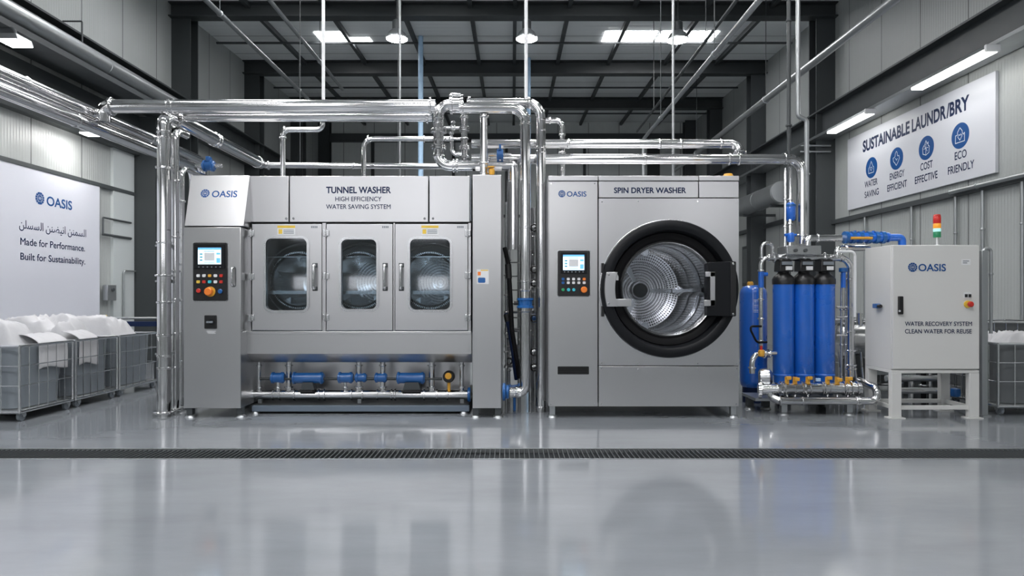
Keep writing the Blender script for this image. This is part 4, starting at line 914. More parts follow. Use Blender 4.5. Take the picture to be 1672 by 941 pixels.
# ================================================================ WATER FILTER SKID
WS = thing('filter_skid', 'water filter skid with three tall blue vessels and steel manifolds', 'water filter', (XX(1312, 7.0), 7.0, 0))
D = 7.0
for px in (1279, 1312, 1345.5):
    r = px_r(16.3, D); X = XX(px, D); zb, zt_ = ZZ(622, D), ZZ(464, D)
    v = build('filter_vessel', MB().lathe([(0, zb - .02), (r * .9, zb - .02), (r * .92, zb + .045), (r, zb + .06), (r, zt_), (0, zt_)], (X, D, 0), ZU, 40), 'tank', WS)
    build('vessel_band', MB().lathe([(r * 1.0, zb + .055), (r * 1.03, zb + .06), (r * 1.03, zb + .075), (r * 1.0, zb + .08)], (X, D, 0), ZU, 40, True), 'tank', v)
    build('vessel_cap', MB().lathe([(0, zt_ - .004), (r * 1.07, zt_ - .004), (r * 1.08, zt_ + .05), (r * .95, zt_ + .075), (r * .55, zt_ + .115), (r * .5, zt_ + .15), (0, zt_ + .15)], (X, D, 0), ZU, 40), 'black', v)
    hd_ = build('valve_head', MB().prism([(X - .075, D - .09, zt_ + .13), (X + .075, D - .09, zt_ + .13), (X + .065, D - .06, zt_ + .26), (X - .055, D - .06, zt_ + .26)], (0, 0, 0), (0, .16, 0)), 'black', v, bevel=.008)
    build('head_plate', MB().box(X - .012, X + .055, D - .098, D - .085, zt_ + .145, zt_ + .185), 'white', v)
    build('head_bezel', MB().box(X - .05, X + .06, D - .092, D - .08, zt_ + .20, zt_ + .235), 'tub', v)
    build('vessel_stand', MB().lathe([(r * .8, zb - .02), (r * .8, .165), (r * .7, .165), (r * .7, zb - .02)], (X, D, 0), ZU, 28, True), 'navy', v)
    build('head_nozzle', MB().cyl((X, D, zt_ + .25), (X, D, ZZ(417, D)), .022, 12), 'pipe', v)
bx = build('junction_head', MB().rrect(XX(1276, D), XX(1332, D), ZZ(417.5, D), ZZ(402.5, D), D - .13, D + .12, .012), 'pipe2', WS, bevel=.008)
for q in (1300, 1316): build('gland', MB().cyl(P(q, 409, D - .13), P(q, 409, D - .15), .018, 12), 'dark2', bx)
def spipe(name, pts, r, bend=.08, mat='pipe', fl=()):
    pts = [Vector(p) for p in pts]; o = build(name, MB().tube(pts, r, bend, 16), mat, WS)
    for f in fl: i, t = f[0], f[1]; flange(o, pts[i] + (pts[i + 1] - pts[i]) * t, pts[i + 1] - pts[i], r * (f[2] if len(f) > 2 else 1.5), .018, mat)
    return o
spipe('top_manifold', [P(1256, 421, D), P(1389, 421, D), P(1389, 616, D)], px_r(5.6, D), .13, fl=[(0, .06), (0, .2), (0, .42), (0, .68), (0, .88, 1.3), (1, .18, 1.25), (1, .42, 1.2), (1, .62, 1.2), (1, .78), (1, .90, 1.7), (1, .93, 1.7)])
spipe('inlet_pipe', [P(1268, 421, D + .0), P(1242.5, 421, D), P(1242.5, 572, D)], px_r(3.6, D), .11, fl=[(0, .5), (1, .14), (1, .45), (1, .66), (1, .9)])
spipe('breather_loop', [P(1243.5, 424, D + .03), P(1243.5, 397, D + .03), P(1261, 397, D + .03), P(1261, 424, D + .03)], px_r(2.6, D), .08, fl=[(0, .1), (2, .9)])
spipe('outlet_line', [P(1318, 404, D), P(1318, 389, D), P(1380, 389, D)], px_r(5.6, D), .09, fl=[(1, .28, 1.25), (1, .98, 1.4)])
bl = build('blue_valve_unit', MB().cyl(P(1379, 388, D - .02), P(1442, 388, D - .02), px_r(7.5, D), 24), 'tank', WS)
for q in (1381, 1392, 1404, 1418, 1430, 1441): build('valve_flange', MB().lathe([(0, -.018), (px_r(10, D), -.018), (px_r(10, D), .018), (0, .018)], P(q, 388, D - .02), XR, 24), 'blue', bl)
build('gauge_tube', MB().cyl(P(1389, 389, D - .08), P(1424, 389, D - .08), .015, 12), 'brass', bl)
for q in (1396, 1410, 1426): build('valve_stem', MB().cyl(P(q, 381, D - .02), P(q, 377, D - .02), .014, 10), 'tank', bl)
spipe('blue_outlet_bend', [P(1440, 388, D - .02), P(1473, 388, D - .02), P(1473, 401, D - .02) ], px_r(6, D), .07, 'tank', [(0, .3, 1.35)])
spipe('return_line', [P(1367, 421, D - .06), P(1367, 406, D - .06), P(1418, 405, D + .1)], px_r(5, D), .08, fl=[(0, .2, 1.3), (1, .25, 1.3)])
spipe('sample_tube', [P(1369, 411, D - .12), P(1396, 411, D - .12), P(1396, 518, D - .12)], px_r(2.2, D), .05, 'white')
spipe('sight_pipe', [P(1290, 273, 7.25), P(1290, 404, 7.05)], px_r(2.8, 7.2), .05, fl=[(0, .42), (0, .5, 1.6), (0, .72, 1.6), (0, .85)])
fi = build('inline_filter', MB().lathe([(0, 0), (.035, 0), (.05, .02), (.052, .17), (.04, .19), (.03, .20), (0, .20)], P(1291, 361, 7.14), ZU, 24), 'tank', WS)
build('filter_collar', MB().lathe([(0, -.012), (.056, -.012), (.056, .012), (0, .012)], P(1291, 336, 7.14), ZU, 24), 'blue', fi); build('filter_tip', MB().cyl(P(1291, 361, 7.14), P(1291, 367, 7.14), .022, 14), 'black', fi)
b2 = build('blue_valve', MB().lathe([(0, -.05), (.03, -.05), (.04, -.03), (.04, .03), (.03, .05), (0, .05)], P(1291, 388, 7.06), ZU, 20), 'tank', WS)
build('valve_bar', MB().cyl(P(1281, 384, 7.06), P(1300, 384, 7.06), .016, 12), 'tank', b2)
spipe('side_tube', [P(1282, 275, 7.22), P(1282, 404, 7.05)], px_r(2.2, 7.2), 0, fl=[(0, .4), (0, .75)])
bt = build('blue_tee', MB().cyl(P(1240, 448, D), P(1253, 448, D), .022, 14), 'tank', WS); build('blue_tee_leg', MB().cyl(P(1242.5, 444, D), P(1242.5, 470, D), .03, 14), 'tank', bt)
bt = build('blue_drop', MB().cyl(P(1377, 440, D), P(1377, 470, D), .024, 14), 'tank', WS); build('blue_valve_cap', MB().lathe([(0, -.03), (.045, -.02), (.045, .02), (0, .03)], P(1377, 441, D), ZU, 16), 'blue', bt)
for q, zq in ((1374, 520), (1381, 500)): spipe('thin_tube', [P(q, 448, D + .05), P(q, 640, D + .05)], .012, 0, 'pipe2', [(0, .3, 1.8), (0, .6, 1.8)])
for yq in (502, 518, 548): spipe('thin_bridge', [P(1366, yq, D + .02), P(1396, yq, D + .02)], .011, 0, 'pipe2')
# pump with volute on the left
D = 6.85
pv = build('pump_volute', MB().lathe([(0, 0), (.06, 0), (.092, .02), (.098, .06), (.092, .11), (.05, .14), (0, .14)], P(1238, 616, D), (1, -.35, 0), 30), 'pipe2', WS)
build('volute_flange', MB().lathe([(0, 0), (.088, 0), (.088, .03), (0, .03)], P(1238, 637, D - .1), (1, -.25, 0), 26), 'pipe', pv)
build('pump_throat', MB().cyl(P(1243, 637, D - .1), P(1276, 635, D - .12), .055, 20), 'pipe', pv)
spipe('pump_riser', [P(1228, 610, D), P(1228, 579, D), P(1266, 577, D + .1)], px_r(4.5, D), .10, fl=[(0, .3, 1.4), (1, .5, 1.6), (1, .7, 1.6)])
vv = build('hand_valve', MB().lathe([(0, -.04), (.03, -.03), (.035, 0), (.03, .03), (0, .04)], P(1243, 577, D), ZU, 16), 'brass', WS); build('red_handle', MB().cyl(P(1243, 573, D), P(1243, 565, D), .014, 10), 'red', vv)
spipe('flexible_tube', [P(1243, 533, 6.95), P(1226, 533, 6.9), P(1226, 540, 6.9), P(1236, 560, 6.9), P(1252, 559, 6.95)], .011, .06, 'rubber')
D = 6.72
mf = build('bottom_manifold', MB().cyl(P(1268, 634.5, D), P(1404, 634.5, D), px_r(9.5, D), 26), 'pipe', WS)
for q, rr in ((1275, 12), (1280, 12), (1296, 10.5), (1309, 12), (1313, 12), (1321, 11), (1341, 12), (1345, 12), (1353, 10.5), (1377, 12), (1381, 12), (1388, 12.5), (1398, 12), (1403, 10)): flange(mf, P(q, 634.5, D), XR, px_r(rr, D), .017)
for q, py in ((1285, 618), (1298, 620), (1319, 618), (1351, 618), (1367, 621), (1384, 619)):
    yv = build('ball_valve', MB().cyl(P(q, 627, D - .02), P(q, 616, D - .02), .022, 12), 'brass', WS)
    build('valve_lever', MB().box(XX(q - 4, D), XX(q + 4, D), D - .06, D - .03, ZZ(py + 1.5, D), ZZ(py - 4, D)), 'brass', yv, bevel=.005)
    build('drain_stub', MB().cyl(P(q, 644, D), P(q, 651, D), .014, 10), 'pipe', yv)
build('blue_lever', MB().box(XX(1329, D), XX(1336, D), D - .06, D - .03, ZZ(622, D), ZZ(617, D)), 'bluepipe', WS, bevel=.004)
D = 6.64
spipe('header_pipe', [P(1272, 655, D), P(1432, 655, D), P(1432, 634, D), P(1403, 622, D + .3)], px_r(6.2, D), .11, 'pipe', [(0, .01, 1.25), (0, .24, 1.2), (0, .79, 1.25), (0, .81, 1.25)])
spipe('header_elbow', [P(1274, 655, D), P(1262, 650, D + .05), P(1252, 636, D + .12)], px_r(6, D), .05)
sk = build('skid_frame', MB().rframe(XX(1232, 6.7), XX(1400, 6.7), 0, 1, 0, 1, .02, .06) if False else MB().box(XX(1284, 7), XX(1395, 7), 6.70, 7.55, .13, .165), 'dark2', WS, bevel=.004)
for q, DD, w_ in ((1281, 6.66, .06), (1388, 6.66, .06), (1343, 7.3, .08), (1275, 7.45, .08), (1392, 7.45, .06)):
    foot(WS, q, DD, .15, w_, 'galv' if w_ < .07 else 'dark')
build('pump_skid', MB().box(XX(1222, 7), XX(1262, 7), 6.8, 7.2, .12, .15), 'galv', WS)
for q in (1226, 1252): foot(WS, q, 7.0, .125, .07, 'dark')
# machinery behind the filters, seen past the cabinet
bh = thing('heat_exchanger', 'horizontal steel heat exchanger shell behind the filter skid and cabinet', 'heat exchanger', (XX(1395, 8.0), 8.0, 0))
D = 8.0
build('shell', MB().lathe([(0, 0), (.12, .01), (.19, .06), (.2, .12), (.2, .95), (.19, 1.0), (0, 1.03)], P(1362, 557, D), XR, 32), 'pipe2', bh)
for q in (.10, .42, .9): build('shell_band', MB().lathe([(.2, -.02), (.225, -.02), (.225, .02), (.2, .02)], P(1362, 557, D) + S((q, 0, 0)), XR, 32, True), 'pipe', bh)
for q in (.2, .82): build('saddle', MB().box(P(1362, 557, D).x + q - .05, P(1362, 557, D).x + q + .05, D - .13, D + .13, 0, .5), 'dark2', bh)
for q in (.3, .55, .75): build('nozzle', MB().cyl(P(1362, 557, D) + S((q, -.02, .18)), P(1362, 557, D) + S((q, -.02, .34)), .035, 14), 'pipe', bh)
for i in range(4): build('drain_tube', MB().tube([P(1370 + i * 12, 575, 7.8), P(1372 + i * 12, 600, 7.8), P(1380 + i * 11, 640 + 4 * i, 7.75)], .016, .08, 10), ('pipe', 'rubber', 'pipe2', 'pipe')[i], bh)
# blue pressure tank
bt_ = thing('pressure_tank', 'squat blue pressure tank with an orange cap behind the spin dryer corner', 'tank', (XX(1229, 7.5), 7.5, 0))
D = 7.5; r = px_r(21.5, D); X = XX(1230, D); zb, zt_ = ZZ(628, D), ZZ(480, D)
build('tank_shell', MB().lathe([(0, zb - .08), (r * .6, zb - .06), (r * .95, zb), (r, zb + .05), (r, zt_), (r * .93, zt_ + .045), (r * .7, zt_ + .085), (r * .3, zt_ + .10), (0, zt_ + .10)], (X, D, 0), ZU, 48), 'tank', bt_)
build('tank_cap', MB().lathe([(0, 0), (.035, 0), (.035, .03), (.025, .045), (0, .045)], (XX(1225, D), D, zt_ + .095), ZU, 18), 'brass', bt_)
build('tank_skirt', MB().lathe([(r * .8, 0), (r * .8, zb + .03), (r * .74, zb + .03), (r * .74, 0)], (X, D, 0), ZU, 40, True), 'navy', bt_)
mb = MB()
for i in range(8):
    for a in range(6):
        t0, t1 = -PI / 2 - .32 + a * .055, -PI / 2 - .32 + a * .055 + .04 - .015 * ((i * 7 + a * 3) % 3)
        rr = r + .0015; z = ZZ(491 + i * 2.7, D)
        pts = [(X + rr * math.cos(t), D + rr * math.sin(t)) for t in (t0, t1)]
        mb.face([mb.bm.verts.new((pts[0][0], pts[0][1], z)), mb.bm.verts.new((pts[1][0], pts[1][1], z)), mb.bm.verts.new((pts[1][0], pts[1][1], z + .010)), mb.bm.verts.new((pts[0][0], pts[0][1], z + .010))])
build('data_text', mb, 'line', bt_)

# ================================================================ CONTROL CABINET
CB = thing('control_cabinet', 'light grey free-standing control cabinet on legs marked water recovery system', 'electrical cabinet', (XX(1500, 6.7), 6.7, 0))
D = 6.45; xa, xb = XX(1457, D), XX(1600, D); za, zb = ZZ(605, D), ZZ(400, D); DB = 6.95
build('cabinet_body', MB().box(xa, xb, D + .025, DB, za, zb), 'beige', CB, bevel=.005)
dr_ = build('door', MB().box(xa + .004, xb - .004, D, D + .024, za + .012, zb - .004), 'beige', CB, bevel=.005)
oasis(dr_, 1490.2, 436.6, 7.6, 1499.5, 1544.5, 436.8, 12, D - .002)
front_text(dr_, [('WATER RECOVERY SYSTEM', 1477.5, 1587, 532.3, 7.2, .014), ('CLEAN WATER FOR REUSE', 1477.5, 1586.5, 544.6, 7.2, .014)], D - .002)
dh = build('door_handle', MB().rrect(XX(1465.5, D), XX(1472.5, D), ZZ(513.5, D), ZZ(484, D), D - .03, D, .008), 'black', dr_, bevel=.004)
build('lock', MB().cyl(P(1469, 508, D - .03), P(1469, 508, D - .036), .010, 14), 'galv', dh)
s = MB(); s.mat(0).box(XX(1570, D), XX(1584.5, D), D - .002, D, ZZ(433, D), ZZ(423.5, D)); s.mat(1)
for i in range(2): s.box(XX(1572, D), XX(1582 - 3 * i, D), D - .003, D - .002, ZZ(427.3 + 3 * i, D), ZZ(425.8 + 3 * i, D))
build('rating_plate', s, ['white', 'tub'], dr_)
swp = build('switch_plate', MB().box(XX(1573.5, D), XX(1585.5, D), D - .006, D, ZZ(487.5, D), ZZ(478, D)), 'white', dr_, bevel=.002)
for q in (1576.5, 1582.5): build('switch', MB().box(XX(q - 2, D), XX(q + 2, D), D - .016, D - .005, ZZ(485.5, D), ZZ(480.5, D)), 'black', swp, bevel=.003)
es = build('emergency_stop', MB().lathe([(0, 0), (.036, 0), (.036, .012), (0, .012)], P(1579.5, 497, D), (0, -1, 0), 24), 'yellow', dr_)
build('stop_button', MB().lathe([(.014, .012), (.016, .03), (.028, .034), (.028, .046), (.02, .054), (0, .056)], P(1580.5, 497, D), (0, -1, 0), 24), 'red', es)
lk = build('side_lock', MB().box(xa - .05, xa - .005, 6.64, 6.72, ZZ(503.5, 6.7), ZZ(496, 6.7)), 'blue', CB, bevel=.006)
build('lock_barrel', MB().cyl((xa - .03, 6.66, ZZ(500, 6.7)), (xa - .03, 6.60, ZZ(500, 6.7)), .018, 12), 'black', lk)
build('base_frame', MB().box(xa, xb, D + .01, DB, za - .03, za), 'beige', CB, bevel=.003)
for X, Y in ((xa, D), (xb - .095, D), (xa, DB - .07), (xb - .095, DB - .07)):
    lg = build('leg', MB().box(X, X + .095, Y + .006, Y + .07, .012, za - .03), 'beige', CB, bevel=.004)
    build('foot_plate', MB().box(X - .03, X + .125, Y - .01, Y + .09, 0, .012), 'beige', lg)
build('cross_rail', MB().box(xa + .08, xb - .08, D + .03, D + .06, .085, .125), 'beige', CB, bevel=.003)
build('cross_rail', MB().box(xa + .08, xb - .08, DB - .05, DB - .02, .085, .125), 'beige', CB, bevel=.003)
build('cross_rail', MB().box(xa + .08, xb - .35, DB - .05, DB - .02, .38, .42), 'galv', CB, bevel=.003)
for X in (xa + .03, xb - .06): build('side_rail', MB().box(X, X + .03, D + .06, DB - .05, .085, .125), 'beige', CB, bevel=.003)
bc = thing('signal_beacon', 'red amber and green signal beacon standing on the control cabinet', 'beacon', P(1530, 400, 6.68))
D = 6.68; Xb = XX(1530, D); zc = zb
build('beacon_pole', MB().cyl((Xb, D, zc), (Xb, D, ZZ(387, D)), .010, 12), 'white', bc)
build('pole_base', MB().lathe([(0, 0), (.03, 0), (.028, .015), (.012, .02), (0, .02)], (Xb, D, zc), ZU, 20), 'white', bc)
for nm, m, ya, yb in (('green_lens', 'b_grn', 388, 378.5), ('clear_lens', 'b_wht', 378.3, 373), ('amber_lens', 'b_amb', 372.8, 365), ('red_lens', 'b_red', 364.8, 353)):
    rr = px_r(5.6, D); z0, z1 = ZZ(ya, D), ZZ(yb, D)
    build(nm, MB().lathe([(0, z0), (rr * .95, z0), (rr, z0 + .004), (rr, z1 - .006), (rr * .93, z1 - .002), (0, z1 - .001)], (Xb, D, 0), ZU, 28), m, bc, label=nm.replace('_', ' ') + ' of the beacon')
build('beacon_cap', MB().lathe([(0, ZZ(353, D)), (px_r(5.6, D), ZZ(353, D)), (px_r(4.6, D), ZZ(350.5, D)), (0, ZZ(350.5, D))], (Xb, D, 0), ZU, 28), 'red', bc)
# pipes under and beside the cabinet
up_ = thing('pipe_bundle', 'low bundle of steel pipes and valves on the floor behind the cabinet legs', 'pipe rack', (XX(1520, 7.4), 7.4, 0))
for i, (px, zz) in enumerate(((1468, .5), (1488, .62), (1508, .44), (1518, .58))):
    u = build('upright_pipe', MB().tube([(XX(px, 7.3), 7.3, 0), (XX(px, 7.3), 7.3, zz), (XX(px, 7.3) + .14, 7.3, zz)], .028, .07, 12), ('pipe2', 'pipe', 'rubber')[i % 3], up_)
    flange(u, (XX(px, 7.3), 7.3, zz * .5), ZU, .05, .02)
for i, z in enumerate((.18, .30)): build('floor_pipe', MB().cyl((XX(1455, 7.15), 7.15 + .1 * i, z), (XX(1560, 7.15), 7.15 + .1 * i, z), .035, 14), 'pipe2', up_)
build('blue_valve', MB().lathe([(0, -.05), (.045, -.04), (.05, 0), (.045, .04), (0, .05)], (XX(1560, 7.0), 7.0, .18), ZU, 18), 'blue', up_)
build('support_block', MB().box(XX(1500, 7.5), XX(1540, 7.5), 7.45, 7.7, 0, .4), 'dark2', up_)
pst = thing('steel_post', 'square grey steel post standing behind the right edge of the cabinet', 'post', (XX(1608, 6.6), 6.6, 0))
build('post_shaft', MB().box(XX(1603.5, 6.6), XX(1613.5, 6.6), 6.6, 6.66, 0, ZZ(409, 6.6)), 'galv', pst, bevel=.003)
build('floor_plate', MB().box(XX(1602, 6.6), XX(1615.5, 6.6), 6.57, 6.69, 0, .012), 'galv', pst)
pipe('thin pipe hooking over the square post beside the cabinet', [(XX(1606, 6.74), 6.74, 0), (XX(1606, 6.74), 6.74, ZZ(406, 6.74)), (XX(1618, 6.74), 6.74, ZZ(406, 6.74)), (XX(1618, 6.74), 6.74, ZZ(545, 6.74)) ], .016, .04, 'galv', [(2, .3, 1.4)])

# ================================================================ SIGNS
sg = thing('wall_sign', 'large white sustainable laundry sign board with four blue round icons', 'sign', (XRW - .05, 11.3, 2.9))
y0, y1 = 8.76, 12.62; zl, zh = 2.86, 4.22; xs_ = XRW - .05
board = build('sign_board', MB().box(xs_, XRW - .005, y0, y1, zl, zh), 'sign', sg, bevel=.004)
YR = (0, -1, 0)
def SG(px, py):                          # photo point on the sign plane
    d = DX(px, xs_); return Vector((xs_, d, ZZ(py, d)))
def stext(body, p0, p1, cap, weight, nm='lettering', m='navy', zshift=0):
    a, b = p0, p1; mb = MB(); put_text(mb, body, (xs_, a, b), YR, ZU, p1 if False else cap[0], cap[1], weight); return build(nm, mb, m, sg)
def signline(body, xl, xr, z, h, weight):
    a, b = DX(xl, xs_), DX(xr, xs_); mb = MB(); put_text(mb, body, (xs_, a, z), YR, ZU, a - b, h, weight); return build('lettering', mb, 'navy', sg)
zt1 = 3.86; hT = .205
signline('SUSTAINABLE', 1409, 1485.5, zt1, hT, .034); signline('LAUNDR', 1489, 1545, zt1, hT, .034)
signline('/B', 1545.5, 1559, zt1, hT, .034); signline('RY', 1560, 1583, zt1, hT, .034)
icons = ((1423, 268), (1464, 252), (1512.5, 234), (1568, 214))
names = ((('WATER', 1412, 1433), ('SAVING', 1412, 1435)), (('ENERGY', 1453, 1477), ('EFFICIENT', 1449, 1481)), (('COST', 1503, 1523), ('EFFECTIVE', 1494, 1531)), (('ECO', 1559, 1578.5), ('FRIENDLY', 1548, 1591)))
for i, ((px, py), nm) in enumerate(zip(icons, names)):
    c = SG(px, py); c.z = 3.52; R0 = .185
    disc = build('icon_disc', MB().lathe([(0, 0), (R0, 0), (R0, .003), (0, .003)], c, (-1, 0, 0), 48), 'logo', sg)
    mb = MB(); nrm = Vector((-.006, 0, 0))
    def stroke(pts, w=.010, close=True):
        pts = [c + nrm + Vector((0, -1, 0)) * (x * R0) + Vector((0, 0, 1)) * (y * R0) for x, y in pts]
        if close: pts = pts + [pts[0]]
        for a, b in zip(pts, pts[1:]):
            d = (b - a).normalized(); s_ = d.cross(Vector((1, 0, 0))) * w / 2
            mb.face([mb.bm.verts.new(q) for q in (a + s_ - d * w * .4, b + s_ + d * w * .4, b - s_ + d * w * .4, a - s_ - d * w * .4)])
    if i == 0:
        stroke([(-.45, -.5), (.45, -.5), (.45, .0), (.28, .12), (.12, .42), (0, .62), (-.12, .42), (-.28, .12), (-.45, .0)]); stroke([(0, -.3), (.2, -.08), (.1, .06), (0, -.02), (-.1, .06), (-.2, -.08)], .008)
    elif i == 1:
        stroke([(0, -.62), (.25, -.38), (.5, -.05), (.42, .2), (.2, .2), (.12, .55), (0, .66), (-.14, .5), (-.2, .2), (-.5, .12), (-.42, -.2), (-.2, -.38)]); stroke([(-.18, .05), (.05, -.1), (-.02, -.18), (.2, -.02)], .008, False)
    elif i == 2:
        stroke([(-.4, -.45), (.0, -.6), (.4, -.45), (.45, .05), (.3, .15), (.3, .45), (.15, .3), (0, .62), (-.15, .3), (-.32, .2), (-.45, .05)]); stroke([(-.3, -.05), (.3, .0)], .008, False); stroke([(0, .3), (-.02, -.5)], .008, False); stroke([(-.2, .18), (.18, -.3)], .007, False)
    else:
        stroke([(-.52, -.5), (.52, -.5), (.52, .14), (.36, .02), (.26, .22), (.26, .34), (0, .62), (-.26, .34), (-.3, .1), (-.5, .1)]); stroke([(0, -.34), (.24, -.06), (.12, .12), (0, .02), (-.12, .12), (-.24, -.06)], .009)
    ic = build('icon_drawing', mb, 'line', disc)
    for j, (tx, a, b) in enumerate(nm): signline(tx, a, b, 3.19 - .185 * j, .118, .012)
bn = thing('wall_banner', 'large white banner board on the left wall with blue logo and slogan', 'sign', (XL + .05, 8, .9))
xb_ = XL + .05
bb = build('banner_board', MB().box(XL + .005, xb_, 4.2, 10.83, .78, 3.02), 'banner', bn, bevel=.004)
def bline(body, xl, xr, ybl, ycap, weight, m='navy', nm='lettering'):
    # xl, xr: photo columns of the two ends; ybl/ycap: baseline and cap line at the left end
    a, b = DX(xl, xb_), DX(xr, xb_); mb = MB(); put_text(mb, body, (xb_, a, ZZ(ybl, a)), (0, 1, 0), ZU, b - a, (ybl - ycap) * a / F, weight); return build(nm, mb, m, bn)
bline('OASIS', 76, 117.5, 335, 319.5, .02, 'logo', 'logo_lettering')
mb = MB(); d_ = DX(65, xb_); put_logo(mb, (xb_, d_, ZZ(324, d_)), (0, 1, 0), ZU, 11.0 * d_ / F * .92); build('logo_emblem', mb, 'logo', bn)
ar = ''.join(reversed('\uFE8D\uFEDF\uFEB4\uFEE4\uFEE8\uFEE6 \uFE8D\uFEE7\uFEF4\uFEC0\uFEE8\uFEE6 \uFE8D\uFEDF\uFEB4\uFEB4\uFEE0\uFEE6'))
a, b = DX(31, xb_), DX(140.5, xb_); mb = MB(); put_text(mb, ar, (xb_, a, ZZ(372, a)), (0, 1, 0), ZU, b - a, 14 * a / F, .006); build('lettering', mb, 'navy', bn)
bline('Made for Performance.', 33, 138.5, 399.5, 387.5, .012); bline('Built for Sustainability.', 33, 139, 424, 412, .012)

# ================================================================ LAUNDRY CARTS
def make_cart(x0, x1, y0, y1, ztop, label, tubm='tub', linen=True, drape=None, seed=0, group='grey laundry carts by the left wall', liname=None):
    c = Vector(((x0 + x1) / 2, (y0 + y1) / 2, 0)); t = thing('laundry_cart', label, 'cart', c, group)
    zb = .115; g = .05
    # open tub with rounded corners
    def loop(o, z, bm, r=.10, n=5):
        out = []
        for (x, y, q) in ((x1 - o - r, y1 - o - r, 0), (x0 + o + r, y1 - o - r, 1), (x0 + o + r, y0 + o + r, 2), (x1 - o - r, y0 + o + r, 3)):
            for k in range(n + 1): a = PI / 2 * (q + k / n); out.append(bm.verts.new((x + r * math.cos(a), y + r * math.sin(a), z)))
        return out
    mb = MB(); a, b, cc2, d = loop(g + .02, zb, mb.bm), loop(g, ztop - .015, mb.bm), loop(g + .012, ztop - .015, mb.bm), loop(g + .032, zb + .015, mb.bm)
    for l1, l2 in ((a, b), (b, cc2), (cc2, d)):
        for i in range(len(a)): mb.face([l1[i], l1[(i + 1) % len(a)], l2[(i + 1) % len(a)], l2[i]])
    mb.face(a); mb.face(d[::-1]); build('tub', mb, tubm, t)
    # wire frame: posts, rails, upright wires
    w_ = MB(); e = .008
    for X in (x0, x1):
        for Y in (y0, y1): w_.tube([(X, Y, zb - .03), (X, Y, ztop)], .012, 0, 8)
    for z, r in ((ztop, .014), (zb - .02, .014), (zb + .23, .006), (zb + .42, .006)):
        w_.tube([(x0, y0, z), (x1, y0, z)], r, 0, 8); w_.tube([(x0, y1, z), (x1, y1, z)], r, 0, 8); w_.tube([(x0, y0, z), (x0, y1, z)], r, 0, 8); w_.tube([(x1, y0, z), (x1, y1, z)], r, 0, 8)
    n = 6
    for i in range(1, n):
        Y = y0 + (y1 - y0) * i / n
        for X in (x0, x1): w_.tube([(X, Y, zb - .02), (X, Y, ztop)], .005, 0, 6)
    n = 7
    for i in range(1, n):
        X = x0 + (x1 - x0) * i / n
        for Y in (y0, y1): w_.tube([(X, Y, zb - .02), (X, Y, ztop)], .005, 0, 6)
    build('wire_frame', w_, 'chrome', t)
    build('base_plate', MB().box(x0 + .01, x1 - .01, y0 + .01, y1 - .01, zb - .04, zb - .005), 'galv', t, bevel=.004)
    for X in (x0 + .07, x1 - .04):
        for Y in (y0 + .06, y1 - .06):
            f = build('caster', MB().prism([(X - .02, Y, zb - .04), (X + .02, Y, zb - .04), (X + .014, Y + .01, .04), (X - .014, Y + .01, .04)], (0, -.028, 0), (0, .028, 0)), 'galv', t, bevel=.002)
            build('wheel', MB().lathe([(0, -.016), (.028, -.016), (.03, -.012), (.045, -.014), (.047, 0), (.045, .014), (.03, .012), (.028, .016), (0, .016)], (X, Y + .01, .047), XR, 28), 'tub', f)
            build('hub', MB().lathe([(0, -.030), (.012, -.030), (.012, .030), (0, .030)], (X, Y + .01, .047), XR, 14), 'chrome', f)
    return t
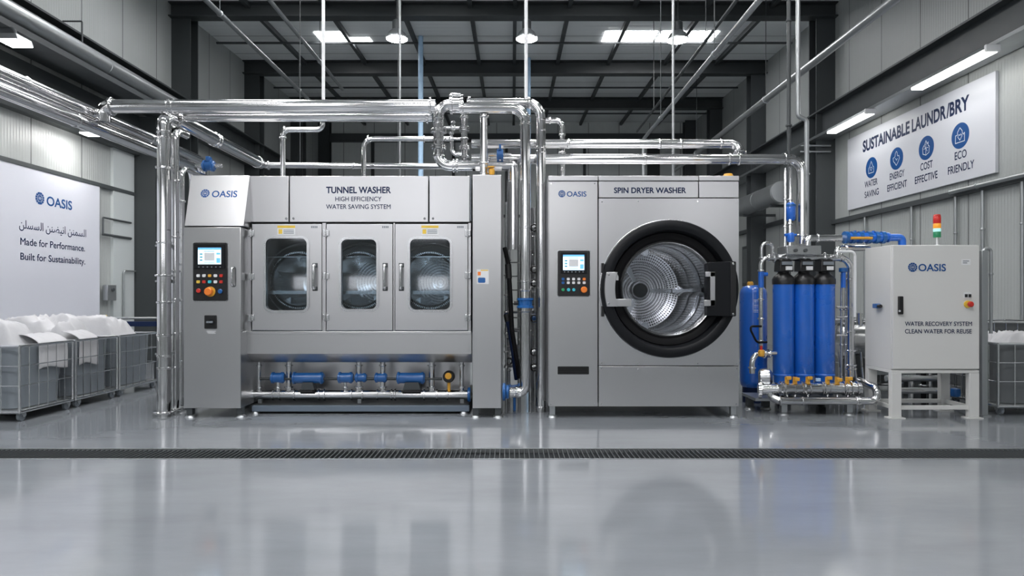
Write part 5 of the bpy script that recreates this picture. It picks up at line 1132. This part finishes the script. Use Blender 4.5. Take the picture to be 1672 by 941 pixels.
def linen(x0, x1, y0, y1, ztop, h, seed, label, drapes=()):
    n, m_ = 54, 44; g = .13; mb = MB(); V = []
    for i in range(n + 1):
        row = []
        for j in range(m_ + 1):
            u, v = i / n, j / m_; x = x0 + g + (x1 - x0 - 2 * g) * u; y = y0 + g + (y1 - y0 - 2 * g) * v
            e = min(u, 1 - u, v, 1 - v); s = min(1, e / .20); s = s * s * (3 - 2 * s)
            q = Vector((x * 1.6 + seed * 3.1, y * 1.9, seed)); dome = .5 + .55 * noise.noise(q)
            q2 = Vector((x * 3 + 2 * noise.noise(q * 1.3), y * 4.2 + 2 * noise.noise(q * 1.7 + Vector((5, 1, 2))), seed * 2.)); f1 = 1 - abs(noise.noise(q2)) * 2
            f2 = 1 - abs(noise.noise(q2 * 2.6)) * 2
            row.append(mb.bm.verts.new((x, y, ztop - .05 + s * (.05 + h * max(.15, dome) + .085 * f1 + .035 * f2))))
        V.append(row)
    for i in range(n):
        for j in range(m_): mb.face([V[i][j], V[i + 1][j], V[i + 1][j + 1], V[i][j + 1]])
    # skirt down into the tub so that the heap has thickness
    edge = [V[i][0] for i in range(n + 1)] + [V[n][j] for j in range(1, m_ + 1)] + [V[i][m_] for i in range(n - 1, -1, -1)] + [V[0][j] for j in range(m_ - 1, 0, -1)]
    low = [mb.bm.verts.new((v.co.x, v.co.y, ztop - .2)) for v in edge]
    for i in range(len(edge)): mb.face([edge[i], edge[(i + 1) % len(edge)], low[(i + 1) % len(edge)], low[i]])
    mb.face(low)
    o = build('linen_pile', mb, 'linen', None, ((x0 + x1) / 2, (y0 + y1) / 2, ztop - .2), sharp=180); tag(o, label, 'linen')
    for (ya, yb, zlow) in drapes:       # a sheet hanging over the long rail, on the outside of the tub
        d = MB(); R = 26; C_ = 22; G = []
        for i in range(C_ + 1):
            row = []
            for j in range(R + 1):
                v = i / C_; t = j / R; y = ya + (yb - ya) * v
                wv = .010 * math.sin(v * 19 + seed + 1.5 * t) + .007 * math.sin(v * 41 - 2 * t)
                if t < .30: a = t / .30; x = x1 - .235 + .203 * a; z = ztop + .010 + .085 * (1 - a) ** .8 + .014 * math.sin(a * PI) + abs(wv) * .6
                else: a = (t - .30) / .70; x = x1 - .030 + wv * min(1, a * 3) * .45; z = ztop + .010 - (ztop + .010 - zlow - .02 * math.sin(v * 5)) * a
                row.append(d.bm.verts.new((x, y, z)))
            G.append(row)
        for i in range(C_):
            for j in range(R): d.face([G[i][j], G[i + 1][j], G[i + 1][j + 1], G[i][j + 1]])
        ds = build('draped_sheet', d, 'linen', o, sharp=180, label='white sheet hanging over the cart rail')
        so = ds.modifiers.new('cloth', 'SOLIDIFY'); so.thickness = .004
    return o
XC = -4.71
cz = .725
for (a, b, l, dr2, sd, ll) in ((6.28, 7.04, 'grey laundry cart nearest the viewer, linen sheet over its far half', [(6.58, 7.00, .47)], 1, 'white linen heaped in the nearest left cart'),
                          (7.09, 7.83, 'grey laundry cart in the middle of the left row of three', [(7.20, 7.52, .45)], 2, 'white linen heaped in the middle left cart'),
                          (7.88, 8.72, 'grey laundry cart farthest from the viewer in the left row of three', [], 3, 'white linen heaped in the farthest left cart')):
    make_cart(XC - 1.25, XC, a, b, cz, l, seed=sd); linen(XC - 1.25, XC, a, b, cz, .21, sd, ll, dr2)
make_cart(4.90, 6.1, 6.62, 7.4, .725, 'dark grey laundry cart at the right edge, with a little white linen', 'tub_d', seed=4, group='dark laundry carts on the right')
linen(4.90, 6.1, 6.62, 7.4, .70, .07, 4.3, 'low white linen heap in the dark cart at the right edge')
make_cart(5.42, 6.38, 7.75, 8.5, .90, 'empty dark laundry cart behind the front one by the right wall', 'tub_d', seed=5, group='dark laundry carts on the right')
make_cart(4.25, 5.2, 8.3, 9.0, .88, 'empty dark laundry cart behind the control cabinet', 'tub_d', seed=6, group='dark laundry carts on the right')
# ---------------------------------------------------------------- colour management
SC.view_settings.view_transform = 'Standard'; SC.view_settings.look = 'None'; SC.view_settings.gamma = 1; SC.view_settings.use_curve_mapping = False
SC.view_settings.exposure = 0.27
SC.cycles.use_denoising = True
SC.cycles.max_bounces = 8; SC.cycles.glossy_bounces = 5; SC.cycles.diffuse_bounces = 4; SC.cycles.transparent_max_bounces = 10
